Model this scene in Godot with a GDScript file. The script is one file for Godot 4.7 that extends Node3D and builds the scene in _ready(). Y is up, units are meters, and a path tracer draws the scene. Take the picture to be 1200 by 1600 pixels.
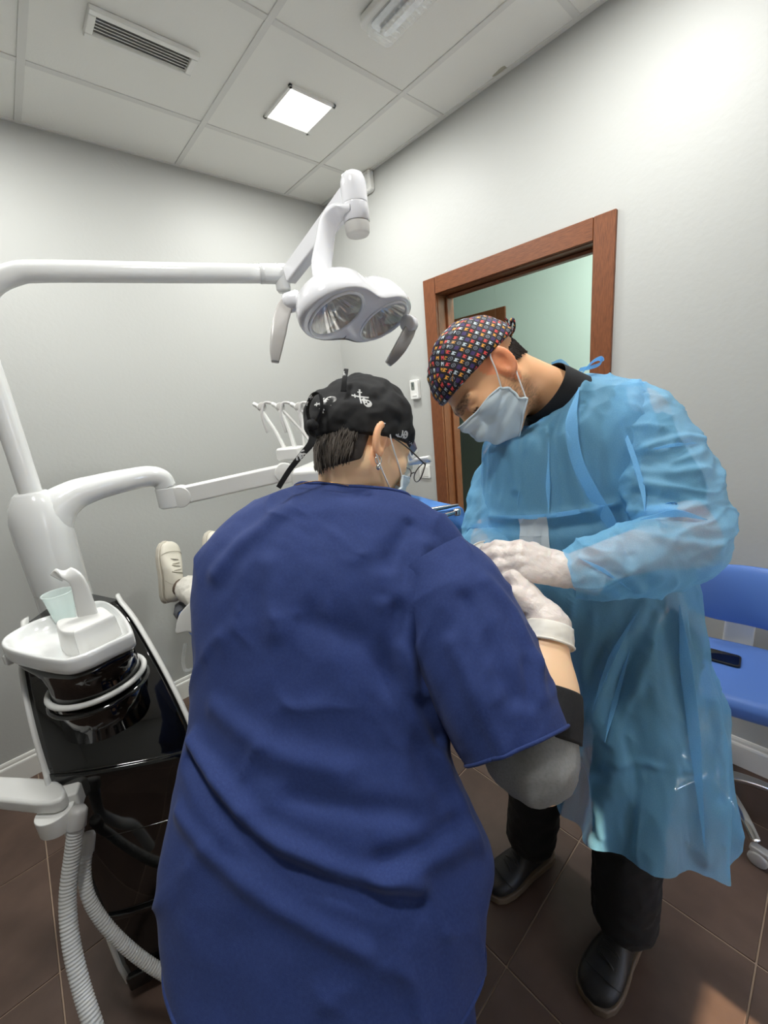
extends Node3D
# ---------------------------------------------------------------- camera constants (photo frame 1200x1600)
const FOC := 646.43
const EYE := Vector3(0, 1.5232, 0)
const YAW := 0.716929
const PIT := 0.260881
const ROL := -0.102268
const RX := 1.829      # right wall (with the door)
const BZ := -2.370     # wall behind the dental unit
const LX := -2.10      # wall on the far side of the unit
const RZ := 1.60       # wall with the balcony window, behind the photographer
const CH := 2.726      # ceiling
const TILE := 0.4594
var cr: Vector3
var cu: Vector3
var cf: Vector3
var M := {}
var used := {}
var gen := RandomNumberGenerator.new()

func ray(x: float, y: float) -> Vector3:
	return cf + cr * ((x - 600.0) / FOC) - cu * ((y - 800.0) / FOC)
func at(x: float, y: float, d: float) -> Vector3:
	return EYE + ray(x, y) * d
func on_y(x: float, y: float, h: float) -> Vector3:
	var k := ray(x, y)
	return EYE + k * ((h - EYE.y) / k.y)
func on_x(x: float, y: float, v: float) -> Vector3:
	var k := ray(x, y)
	return EYE + k * (v / k.x)

# ---------------------------------------------------------------- mesh builder
class Fld:
	var paints := false
	func d(_p: Vector3) -> float:
		return 1.0
	func c(_p: Vector3) -> Color:
		return Color.WHITE

class MB:
	var v := PackedVector3Array()
	var n := PackedVector3Array()
	var uv := PackedVector2Array()
	var col := PackedColorArray()
	var ix := PackedInt32Array()
	var has_uv := false
	var has_col := false

	func vert(p: Vector3, nn: Vector3, t := Vector2.ZERO, c := Color.WHITE) -> int:
		v.append(p); n.append(nn); uv.append(t); col.append(c)
		return v.size() - 1
	func tri(a: int, b: int, c: int) -> void:
		ix.append(a); ix.append(b); ix.append(c)
	# recompute normals of verts from first on; orient outward when closed
	func smooth(v0: int, i0: int, orient := true) -> void:
		var count := v.size() - v0
		if count == 0:
			return
		if orient:
			var c := Vector3.ZERO
			for i in range(v0, v.size()):
				c += v[i]
			c /= count
			var vol := 0.0
			for i in range(i0, ix.size(), 3):
				vol += (v[ix[i]] - c).dot((v[ix[i + 2]] - c).cross(v[ix[i + 1]] - c))
			if vol < 0.0:
				for i in range(i0, ix.size(), 3):
					var t := ix[i + 1]
					ix[i + 1] = ix[i + 2]
					ix[i + 2] = t
		var acc := PackedVector3Array()
		acc.resize(count)
		for i in range(i0, ix.size(), 3):
			var a := ix[i]
			var b := ix[i + 1]
			var c2 := ix[i + 2]
			var fn := (v[c2] - v[a]).cross(v[b] - v[a])
			acc[a - v0] += fn
			acc[b - v0] += fn
			acc[c2 - v0] += fn
		for i in count:
			n[v0 + i] = acc[i].normalized()
	# rows: Array of PackedVector3Array, all alike long
	func grid(rows: Array, close_u := true, cap0 := false, cap1 := false, orient := true, us := 1.0, vs := 1.0) -> void:
		var v0 := v.size()
		var i0 := ix.size()
		var w: int = rows[0].size()
		var h := rows.size()
		for j in h:
			var r: PackedVector3Array = rows[j]
			for i in w:
				vert(r[i], Vector3.ZERO, Vector2(us * i / float(w), vs * j / float(maxi(h - 1, 1))))
		var e := w if close_u else w - 1
		for j in h - 1:
			for i in e:
				var a := v0 + j * w + i
				var b := v0 + j * w + (i + 1) % w
				tri(a, a + w, b)
				tri(b, a + w, b + w)
		for side in 2:
			if (side == 0 and cap0) or (side == 1 and cap1):
				var r: PackedVector3Array = rows[0 if side == 0 else h - 1]
				var c := Vector3.ZERO
				for p in r:
					c += p
				var m := vert(c / w, Vector3.ZERO)
				var base := v0 + (0 if side == 0 else (h - 1) * w)
				for i in w:
					if side == 0:
						tri(m, base + i, base + (i + 1) % w)
					else:
						tri(m, base + (i + 1) % w, base + i)
		smooth(v0, i0, orient)
	# chamfered box whose shading rounds the edges
	func box(xf: Transform3D, s: Vector3, b := 0.003) -> void:
		var hs := s * 0.5
		b = minf(b, minf(hs.x, minf(hs.y, hs.z)) * 0.95)
		var id := {}
		for ax in 3:
			for sg in [-1.0, 1.0]:
				for u in [-1.0, 1.0]:
					for w in [-1.0, 1.0]:
						var p := Vector3.ZERO
						var q := Vector3.ZERO
						var a1 := (ax + 1) % 3
						var a2 := (ax + 2) % 3
						p[ax] = sg * hs[ax]
						p[a1] = u * (hs[a1] - b)
						p[a2] = w * (hs[a2] - b)
						q[ax] = sg
						var sgn := Vector3.ZERO
						sgn[ax] = sg; sgn[a1] = u; sgn[a2] = w
						id[[ax, sgn]] = vert(xf * p, (xf.basis * q).normalized())
		var i0 := ix.size()
		for ax in 3:
			var a1 := (ax + 1) % 3
			var a2 := (ax + 2) % 3
			for sg in [-1.0, 1.0]:
				var c := []
				for uw in [[-1.0, -1.0], [1.0, -1.0], [1.0, 1.0], [-1.0, 1.0]]:
					var k := Vector3.ZERO
					k[ax] = sg; k[a1] = uw[0]; k[a2] = uw[1]
					c.append(id[[ax, k]])
				quad(c[0], c[1], c[2], c[3])
			for u in [-1.0, 1.0]:
				for w in [-1.0, 1.0]:
					var k0 := Vector3.ZERO
					var k1 := Vector3.ZERO
					k0[ax] = -1.0; k0[a1] = u; k0[a2] = w
					k1[ax] = 1.0; k1[a1] = u; k1[a2] = w
					quad(id[[a1, k0]], id[[a1, k1]], id[[a2, k1]], id[[a2, k0]])
		for x in [-1.0, 1.0]:
			for y in [-1.0, 1.0]:
				for z in [-1.0, 1.0]:
					var k := Vector3(x, y, z)
					tri(id[[0, k]], id[[1, k]], id[[2, k]])
		fix(i0)
	func quad(a: int, b: int, c: int, d: int) -> void:
		tri(a, b, c); tri(a, c, d)
	# turn each triangle so that it agrees with the normals of its corners
	func fix(i0: int) -> void:
		for i in range(i0, ix.size(), 3):
			var a := ix[i]
			var b := ix[i + 1]
			var c := ix[i + 2]
			if (v[c] - v[a]).cross(v[b] - v[a]).dot(n[a] + n[b] + n[c]) < 0.0:
				ix[i + 1] = c
				ix[i + 2] = b
	# profile: PackedVector2Array of (radius, height) turned about xf's y axis
	func lathe(xf: Transform3D, profile: Array, seg := 24) -> void:
		var rows := []
		for p in profile:
			var r := PackedVector3Array()
			for i in seg:
				var a := TAU * i / seg
				r.append(xf * Vector3(cos(a) * maxf(p.x, 0.00001), p.y, sin(a) * maxf(p.x, 0.00001)))
			rows.append(r)
		grid(rows, true, false, false)
	# outline in xf's xz plane, raised from y0 to y1, with rounded rims
	func slab(xf: Transform3D, outline: PackedVector2Array, y0: float, y1: float, b := 0.004, steps := 3) -> void:
		var m := outline.size()
		var nor := PackedVector2Array()
		var area := 0.0
		for i in m:
			area += outline[i].cross(outline[(i + 1) % m])
		var sg := 1.0 if area > 0.0 else -1.0
		for i in m:
			var e0 := (outline[i] - outline[(i + m - 1) % m]).normalized()
			var e1 := (outline[(i + 1) % m] - outline[i]).normalized()
			var t := (e0 + e1).normalized()
			nor.append(Vector2(t.y, -t.x) * sg)
		var rows := []
		for k in steps + 1:
			var a := PI * 0.5 * k / steps
			rows.append([b * (1.0 - sin(a)), y0 + b * (1.0 - cos(a))])
		for k in steps + 1:
			var a := PI * 0.5 * k / steps
			rows.append([b * (1.0 - cos(a)), y1 - b * (1.0 - sin(a))])
		var rr := []
		for q in rows:
			var r := PackedVector3Array()
			for i in m:
				var p: Vector2 = outline[i] - nor[i] * q[0]
				r.append(xf * Vector3(p.x, q[1], p.y))
			rr.append(r)
		grid(rr, true, false, false)
		for side in 2:
			var r: PackedVector3Array = rr[0 if side == 0 else rr.size() - 1]
			var nn: Vector3 = (xf.basis.y * (-1.0 if side == 0 else 1.0)).normalized()
			var flat := PackedVector2Array()
			for i in m:
				flat.append(outline[i] - nor[i] * b)
			var t := Geometry2D.triangulate_polygon(flat)
			var base := v.size()
			var i0 := ix.size()
			for p in r:
				vert(p, nn)
			for k in t:
				ix.append(base + k)
			fix(i0)
	func tube(path: Array, rad, seg := 12, sub := 6, cap := true, closed := false) -> void:
		var pts := PackedVector3Array()
		var rs := PackedFloat32Array()
		var m := path.size()
		var spans := m if closed else m - 1
		for i in spans:
			for k in sub:
				var t := float(k) / sub
				pts.append(MB.cat(path, i, t, closed))
				rs.append(MB.lr(rad, i, t, m))
		if not closed:
			pts.append(path[m - 1])
			rs.append(MB.lr(rad, m - 1, 0.0, m))
		var rows := []
		var up := Vector3.UP
		var last := pts.size()
		for i in last:
			var d := (pts[(i + 1) % last] - pts[(i + last - 1) % last]) if closed else (pts[mini(i + 1, last - 1)] - pts[maxi(i - 1, 0)])
			d = d.normalized()
			if i == 0:
				up = Vector3.UP if absf(d.y) < 0.9 else Vector3.RIGHT
			var side := d.cross(up).normalized()
			up = side.cross(d).normalized()
			var r := PackedVector3Array()
			for k in seg:
				var a := TAU * k / seg
				r.append(pts[i] + (side * cos(a) + up * sin(a)) * rs[i])
			rows.append(r)
		if closed:
			rows.append(rows[0].duplicate())
		grid(rows, true, cap and not closed, cap and not closed)
	static func lr(rad, i: int, t: float, m: int) -> float:
		if rad is float or rad is int:
			return rad
		return lerpf(rad[i], rad[(i + 1) % m] if i + 1 < m or t > 0.0 else rad[i], t)
	static func cat(p: Array, i: int, t: float, closed: bool) -> Vector3:
		var m := p.size()
		var a: Vector3
		var d: Vector3
		var b: Vector3 = p[i]
		var c: Vector3 = p[(i + 1) % m]
		if closed:
			a = p[(i + m - 1) % m]
			d = p[(i + 2) % m]
		else:
			a = p[i - 1] if i > 0 else b * 2.0 - c
			d = p[i + 2] if i + 2 < m else c * 2.0 - b
		return b.cubic_interpolate(c, a, d, t)
	# surface nets of a distance field
	func field(lo: Vector3, hi: Vector3, cell: float, fn: Fld) -> void:
		var nx := int(ceil((hi.x - lo.x) / cell)) + 1
		var ny := int(ceil((hi.y - lo.y) / cell)) + 1
		var nz := int(ceil((hi.z - lo.z) / cell)) + 1
		var val := PackedFloat32Array()
		val.resize(nx * ny * nz)
		val.fill(1.0)
		var B := 5
		var reach := cell * (B * 0.5 * 1.733 + 1.8)
		var live := []
		for bz in range(0, nz, B):
			for by in range(0, ny, B):
				for bx in range(0, nx, B):
					var c := lo + Vector3(bx + B * 0.5 - 0.5, by + B * 0.5 - 0.5, bz + B * 0.5 - 0.5) * cell
					var d: float = fn.d(c)
					var near := absf(d) < reach
					if near:
						live.append(Vector3i(bx, by, bz))
					for z in range(bz, mini(bz + B, nz)):
						for y in range(by, mini(by + B, ny)):
							var o := (z * ny + y) * nx
							for x in range(bx, mini(bx + B, nx)):
								val[o + x] = fn.d(lo + Vector3(x, y, z) * cell) if near else d
		var vid := {}
		var v0 := v.size()
		var i0 := ix.size()
		var sx := 1
		var sy := nx
		var sz := nx * ny
		var off := PackedInt32Array([0, sx, sy, sx + sy, sz, sx + sz, sy + sz, sx + sy + sz])
		var oc := [Vector3(0, 0, 0), Vector3(1, 0, 0), Vector3(0, 1, 0), Vector3(1, 1, 0), Vector3(0, 0, 1), Vector3(1, 0, 1), Vector3(0, 1, 1), Vector3(1, 1, 1)]
		var ed := [0, 1, 2, 3, 4, 5, 6, 7, 0, 2, 1, 3, 4, 6, 5, 7, 0, 4, 1, 5, 2, 6, 3, 7]
		for b in live:
			for z in range(b.z, mini(b.z + B, nz - 1)):
				for y in range(b.y, mini(b.y + B, ny - 1)):
					for x in range(b.x, mini(b.x + B, nx - 1)):
						var base := (z * ny + y) * nx + x
						var neg := 0
						for k in 8:
							if val[base + off[k]] < 0.0:
								neg += 1
						if neg == 0 or neg == 8:
							continue
						var sum := Vector3.ZERO
						var cnt := 0
						for k in range(0, 24, 2):
							var fa := val[base + off[ed[k]]]
							var fb := val[base + off[ed[k + 1]]]
							if (fa < 0.0) != (fb < 0.0):
								var t := fa / (fa - fb)
								sum += oc[ed[k]].lerp(oc[ed[k + 1]], t)
								cnt += 1
						var p := lo + (Vector3(x, y, z) + sum / cnt) * cell
						vid[base] = vert(p, Vector3.ZERO, Vector2.ZERO, fn.c(p) if fn.paints else Color.WHITE)
		for base in vid:
			var f0 := val[base] < 0.0
			for ax in 3:
				var s: int = [sx, sy, sz][ax]
				var f1 := val[base + s] < 0.0
				if f0 == f1:
					continue
				var s1: int = [sy, sz, sx][ax]
				var s2: int = [sz, sx, sy][ax]
				if not (vid.has(base - s1) and vid.has(base - s2) and vid.has(base - s1 - s2)):
					continue
				var a: int = vid[base]
				var b2: int = vid[base - s1]
				var c2: int = vid[base - s1 - s2]
				var d2: int = vid[base - s2]
				if f0:
					tri(a, b2, c2); tri(a, c2, d2)
				else:
					tri(a, c2, b2); tri(a, d2, c2)
		smooth(v0, i0)
		if fn.paints:
			has_col = true
	func mesh() -> ArrayMesh:
		var a := []
		a.resize(Mesh.ARRAY_MAX)
		a[Mesh.ARRAY_VERTEX] = v
		a[Mesh.ARRAY_NORMAL] = n
		a[Mesh.ARRAY_INDEX] = ix
		if has_uv:
			a[Mesh.ARRAY_TEX_UV] = uv
		if has_col:
			a[Mesh.ARRAY_COLOR] = col
		var m := ArrayMesh.new()
		m.add_surface_from_arrays(Mesh.PRIMITIVE_TRIANGLES, a)
		return m

# ---------------------------------------------------------------- nodes
func numbered(called: String) -> String:
	if not used.has(called):
		used[called] = 0
		return called
	used[called] += 1
	return "%s_%03d" % [called, used[called]]
func thing(called: String, label: String, category: String, where := Vector3.ZERO, group := "") -> Node3D:
	var o := Node3D.new()
	o.name = numbered(called)
	add_child(o, true)
	o.position = where
	return tag(o, label, category, group)
func tag(o: Node3D, label: String, category: String, group := "") -> Node3D:
	o.set_meta("label", label)
	o.set_meta("category", category)
	if group:
		o.set_meta("group", group)
	return o
# world-space builder -> a mesh child of parent; vertices are moved into the parent's axes
func obj(called: String, b: MB, m: Material, parent: Node3D = null, label := "") -> MeshInstance3D:
	var o := MeshInstance3D.new()
	var top := parent == null
	o.name = numbered(called) if top else called
	if parent == null:
		parent = self
	var g := Vector3.ZERO
	var q: Node = parent
	while q != self:
		g += (q as Node3D).position
		q = q.get_parent()
	if g != Vector3.ZERO:
		for i in b.v.size():
			b.v[i] -= g
	o.mesh = b.mesh()
	o.material_override = m
	parent.add_child(o, true)
	if label:
		o.set_meta("label", label)
	return o
func struct(called: String, b: MB, m: Material, label := "", parent: Node3D = null) -> MeshInstance3D:
	var o := obj(called, b, m, parent, label)
	if parent == null:
		o.set_meta("kind", "structure")
	return o
func tf(p: Vector3, y := 0.0) -> Transform3D:
	return Transform3D(Basis(Vector3.UP, y), p)
func frame(p: Vector3, y_axis: Vector3, hint := Vector3.FORWARD) -> Transform3D:
	var y := y_axis.normalized()
	var x := y.cross(hint)
	if x.length() < 0.01:
		x = y.cross(Vector3.RIGHT)
	x = x.normalized()
	return Transform3D(Basis(x, y, x.cross(y)), p)
func ab_box(b: MB, lo: Vector3, hi: Vector3, bev := 0.002) -> void:
	b.box(Transform3D(Basis(), (lo + hi) * 0.5), hi - lo, bev)
func bar(b: MB, p: Vector3, q: Vector3, w: float, h: float, hint := Vector3.UP, bev := 0.004) -> void:
	var y := (q - p).normalized()
	var x := y.cross(hint).normalized()
	b.box(Transform3D(Basis(x, y, x.cross(y)), (p + q) * 0.5), Vector3(w, (q - p).length(), h), bev)

# ---------------------------------------------------------------- materials
func mat(called: String, c: Color, rough := 0.6, metal := 0.0) -> StandardMaterial3D:
	var m := StandardMaterial3D.new()
	m.resource_name = called
	m.albedo_color = c
	m.roughness = rough
	m.metallic = metal
	M[called] = m
	return m
func noise_tex(freq: float, seed_: int, ramp: Array, size := 512, oct := 4, kind := FastNoiseLite.TYPE_SIMPLEX_SMOOTH) -> NoiseTexture2D:
	var f := FastNoiseLite.new()
	f.noise_type = kind
	f.seed = seed_
	f.frequency = freq
	f.fractal_octaves = oct
	var t := NoiseTexture2D.new()
	t.width = size
	t.height = size
	t.seamless = true
	t.noise = f
	var g := Gradient.new()
	g.offsets = PackedFloat32Array(ramp.map(func(r): return r[0]))
	g.colors = PackedColorArray(ramp.map(func(r): return r[1]))
	t.color_ramp = g
	return t
func grey(a: float) -> Color:
	return Color(a, a, a)
func tri_map(m: StandardMaterial3D, scale: float, world := false) -> void:
	m.uv1_triplanar = true
	m.uv1_world_triplanar = world
	m.uv1_scale = Vector3.ONE * scale
func bump(m: StandardMaterial3D, t: Texture2D, cm: float) -> void:
	m.heightmap_enabled = true
	m.heightmap_texture = t
	m.heightmap_scale = cm
func rgb(r: int, g: int, b: int) -> Color:
	return Color8(r, g, b)

# ================================================================ scene
func _ready() -> void:
	gen.seed = 7
	cf = Vector3(sin(YAW) * cos(PIT), -sin(PIT), -cos(YAW) * cos(PIT))
	var r0 := Vector3(cos(YAW), 0, sin(YAW))
	var u0 := r0.cross(cf)
	cr = r0 * cos(ROL) + u0 * sin(ROL)
	cu = u0 * cos(ROL) - r0 * sin(ROL)
	var cam := Camera3D.new()
	cam.name = "camera"
	cam.transform = Transform3D(Basis(cr, cu, -cf), EYE)
	cam.fov = rad_to_deg(2.0 * atan(800.0 / FOC))
	cam.near = 0.02
	cam.far = 60.0
	add_child(cam)
	cam.current = true
	# --- sky, sun, exposure
	var env := Environment.new()
	var sky := Sky.new()
	var sm := ProceduralSkyMaterial.new()
	sm.sky_top_color = Color(0.36, 0.52, 0.78)
	sm.sky_horizon_color = Color(0.75, 0.82, 0.9)
	sm.ground_horizon_color = Color(0.6, 0.6, 0.58)
	sm.ground_bottom_color = Color(0.4, 0.39, 0.37)
	sm.sky_energy_multiplier = 4.0
	sm.ground_energy_multiplier = 2.8
	sky.sky_material = sm
	env.background_mode = Environment.BG_SKY
	env.sky = sky
	env.tonemap_mode = Environment.TONE_MAPPER_LINEAR
	env.tonemap_exposure = 1.0
	env.sdfgi_enabled = true
	env.ssao_enabled = true
	env.ssil_enabled = true
	var we := WorldEnvironment.new()
	we.name = "environment"
	we.environment = env
	add_child(we)
	var sun := DirectionalLight3D.new()
	sun.name = "sun"
	sun.light_color = Color(1.0, 0.9, 0.76)
	sun.light_energy = 5.0
	sun.light_angular_distance = 0.6
	sun.shadow_enabled = true
	sun.transform = Transform3D(Basis.looking_at(Vector3(0.0, -0.55, -1.0).normalized(), Vector3.UP), Vector3(0, 4, 4))
	add_child(sun)
	materials()
	room()
	fixtures()
	corridor()
	print("room ", Time.get_ticks_msec())
	dental_unit()
	operating_lamp()
	delivery_unit()
	dental_chair()
	stool()
	print("kit ", Time.get_ticks_msec())
	patient()
	print("patient ", Time.get_ticks_msec())
	dentist()
	print("dentist ", Time.get_ticks_msec())
	assistant()
	print("done ", Time.get_ticks_msec())

const LED_POWER := 1.5
func ceiling_led(label: String, x: float, z: float) -> void:
	var t := thing("ceiling_led_panel", label, "ceiling light", Vector3(x, CH, z), "square ceiling lights")
	var b := MB.new()
	for k in 4:
		var a := PI * 0.5 * k
		b.box(Transform3D(Basis(Vector3.UP, a), Vector3(x, CH - 0.003, z) + Basis(Vector3.UP, a) * Vector3(0.104, 0, 0)), Vector3(0.014, 0.010, 0.222), 0.002)
	obj("frame", b, M.fitting, t)
	b = MB.new()
	b.box(tf(Vector3(x, CH - 0.001, z)), Vector3(0.196, 0.008, 0.196), 0.002)
	obj("diffuser", b, M.led, t, "glowing white diffuser")
	var l := AreaLight3D.new()
	l.name = "led_light"
	l.area_size = Vector2(0.19, 0.19)
	l.light_color = Color(1.0, 1.0, 0.985)
	l.light_energy = LED_POWER
	l.area_normalize_energy = true
	l.area_range = 12.0
	l.area_attenuation = 2.0
	l.shadow_enabled = true
	l.transform = Transform3D(Basis.looking_at(Vector3.DOWN, Vector3.FORWARD), Vector3(0, -0.012, 0))
	t.add_child(l)

func materials() -> void:
	var m := mat("wall_paint", rgb(185, 186, 183), 0.5)
	m.metallic_specular = 0.42
	bump(m, noise_tex(0.05, 11, [[0.0, grey(0.35)], [1.0, grey(0.65)]], 512, 3), 0.10)
	tri_map(m, 1.6, true)
	m = mat("hall_paint", rgb(206, 222, 215), 0.5)
	m = mat("ceiling_panel", rgb(238, 238, 233), 0.85)
	bump(m, noise_tex(0.12, 5, [[0.0, grey(0.3)], [1.0, grey(0.7)]], 256, 2), 0.05)
	tri_map(m, 3.0, true)
	mat("grid_bar", rgb(222, 222, 218), 0.5)
	mat("fitting", rgb(236, 236, 232), 0.45)
	m = mat("led", Color(1, 1, 1), 0.5)
	m.emission_enabled = true
	m.emission = Color(1.0, 0.99, 0.96)
	m.emission_energy_multiplier = 3.0
	mat("skirting", rgb(232, 231, 226), 0.3)
	for k in 4:
		var t: float = [0.0, 6.0, -5.0, 3.0][k]
		m = mat("floor_tile_%d" % k, Color.WHITE, 0.42)
		m.albedo_texture = noise_tex(0.006, 31 + k, [[0.0, rgb(int(80 + t), int(63 + t), int(55 + t))], [0.5, rgb(int(90 + t), int(71 + t), int(62 + t))], [1.0, rgb(int(100 + t), int(80 + t), int(70 + t))]], 1024, 6)
		bump(m, noise_tex(0.03, 41, [[0.0, grey(0.3)], [1.0, grey(0.7)]], 512, 4), 0.12)
		tri_map(m, 0.9, true)
	m = mat("grout", rgb(168, 146, 128), 0.9)
	# oiled red-brown wood
	for k in 2:
		m = mat("door_wood" if k == 0 else "door_wood_across", Color.WHITE, 0.42)
		m.albedo_texture = noise_tex(0.02, 51, [[0.0, rgb(92, 50, 26)], [0.4, rgb(112, 63, 33)], [0.62, rgb(130, 76, 42)], [1.0, rgb(98, 55, 29)]], 1024, 4)
		tri_map(m, 2.0, true)
		m.uv1_scale = Vector3(14, 0.8, 14) if k == 0 else Vector3(14, 14, 0.8)
	m = mat("gloss_white", rgb(232, 233, 232), 0.14)
	m.clearcoat_enabled = true
	m.clearcoat = 0.6
	m.clearcoat_roughness = 0.05
	m = mat("plastic_white", rgb(226, 226, 223), 0.3)
	m = mat("plastic_grey", rgb(196, 194, 192), 0.3)
	m = mat("lamp_shell", rgb(226, 226, 230), 0.16)
	m.clearcoat_enabled = true
	m.clearcoat = 0.5
	m.clearcoat_roughness = 0.06
	m = mat("handle_grey", rgb(176, 173, 170), 0.28)
	m = mat("cap_grey", rgb(186, 184, 180), 0.55)
	m = mat("gloss_black", rgb(10, 11, 12), 0.05)
	m.metallic_specular = 0.7
	mat("matt_black", rgb(22, 22, 23), 0.6)
	m = mat("chrome", rgb(214, 214, 214), 0.14, 1.0)
	m = mat("steel", rgb(190, 192, 196), 0.25, 1.0)
	m = mat("hose", rgb(206, 207, 206), 0.45)
	m = mat("vinyl_blue", rgb(92, 130, 204), 0.42)
	bump(m, noise_tex(0.2, 61, [[0.0, grey(0.4)], [1.0, grey(0.6)]], 256, 2), 0.03)
	tri_map(m, 6.0)
	m = mat("vinyl_grey", rgb(92, 94, 98), 0.45)
	m = mat("lens", Color(0.93, 0.95, 0.96, 0.12), 0.05)
	m.transparency = BaseMaterial3D.TRANSPARENCY_ALPHA
	m = mat("window_glass", Color(0.95, 0.98, 0.97, 0.08), 0.02)
	m.transparency = BaseMaterial3D.TRANSPARENCY_ALPHA
	m = mat("cup", Color(0.95, 0.985, 0.98, 0.6), 0.35)
	m.transparency = BaseMaterial3D.TRANSPARENCY_ALPHA
	m.backlight_enabled = true
	m.backlight = Color(0.8, 0.84, 0.83)
	m = mat("clear_plastic", Color(0.9, 0.92, 0.92, 0.25), 0.12)
	m.transparency = BaseMaterial3D.TRANSPARENCY_ALPHA
	m = mat("drape", rgb(82, 136, 208), 0.75)
	m.backlight_enabled = true
	m.backlight = Color(0.2, 0.35, 0.5)
	bump(m, noise_tex(0.25, 62, [[0.0, grey(0.35)], [1.0, grey(0.65)]], 256, 3), 0.05)
	tri_map(m, 5.0)
	m = mat("added_curtain", rgb(232, 228, 218), 0.9)  # cloth of the added curtains that shape the sunlight
	m.backlight_enabled = true
	m.backlight = Color(0.7, 0.68, 0.62)
	mat("screen_glass", rgb(70, 90, 130), 0.08)

# ---------------------------------------------------------------- room shell
func tiles(parent: Node3D, x0: float, x1: float, z0: float, z1: float) -> void:
	var gx := 0.660
	var gz := -0.4424
	var i0 := int(floor((x0 - gx) / TILE))
	var j0 := int(floor((z0 - gz) / TILE))
	var shared := {}
	for i in range(i0, i0 + 24):
		for j in range(j0, j0 + 24):
			var a := Vector2(maxf(gx + i * TILE, x0), maxf(gz + j * TILE, z0))
			var c := Vector2(minf(gx + (i + 1) * TILE, x1), minf(gz + (j + 1) * TILE, z1))
			if c.x - a.x < 0.01 or c.y - a.y < 0.01:
				continue
			var s := c - a - Vector2(0.004, 0.004)
			var key := "%.3f %.3f" % [s.x, s.y]
			if not shared.has(key):
				var b := MB.new()
				b.box(Transform3D(), Vector3(s.x, 0.010, s.y), 0.0015)
				shared[key] = b.mesh()
			var o := MeshInstance3D.new()
			o.name = "tile"
			o.mesh = shared[key]
			o.material_override = M["floor_tile_%d" % gen.randi_range(0, 3)]
			parent.add_child(o, true)
			o.position = Vector3((a.x + c.x) * 0.5, -0.005, (a.y + c.y) * 0.5)

func skirting(called: String, p: Vector3, q: Vector3, inward: Vector3, label: String) -> void:
	# profile: thickness against height
	var prof := [[0.0, 0.0], [0.014, 0.0], [0.014, 0.092], [0.012, 0.098], [0.0075, 0.101], [0.0075, 0.112], [0.005, 0.120], [0.0, 0.122]]
	var b := MB.new()
	for k in prof.size() - 1:
		var rows := []
		for e in [prof[k], prof[k + 1]]:
			rows.append(PackedVector3Array([p + inward * e[0] + Vector3.UP * e[1], q + inward * e[0] + Vector3.UP * e[1]]))
		var v0 := b.v.size()
		var i0 := b.ix.size()
		b.grid(rows, false, false, false, false)
		if b.n[v0].dot(inward + Vector3.UP * 0.3) < 0.0:
			for i in range(v0, b.v.size()):
				b.n[i] = -b.n[i]
			b.fix(i0)
	var o := struct(called, b, M.skirting, label)

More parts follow.
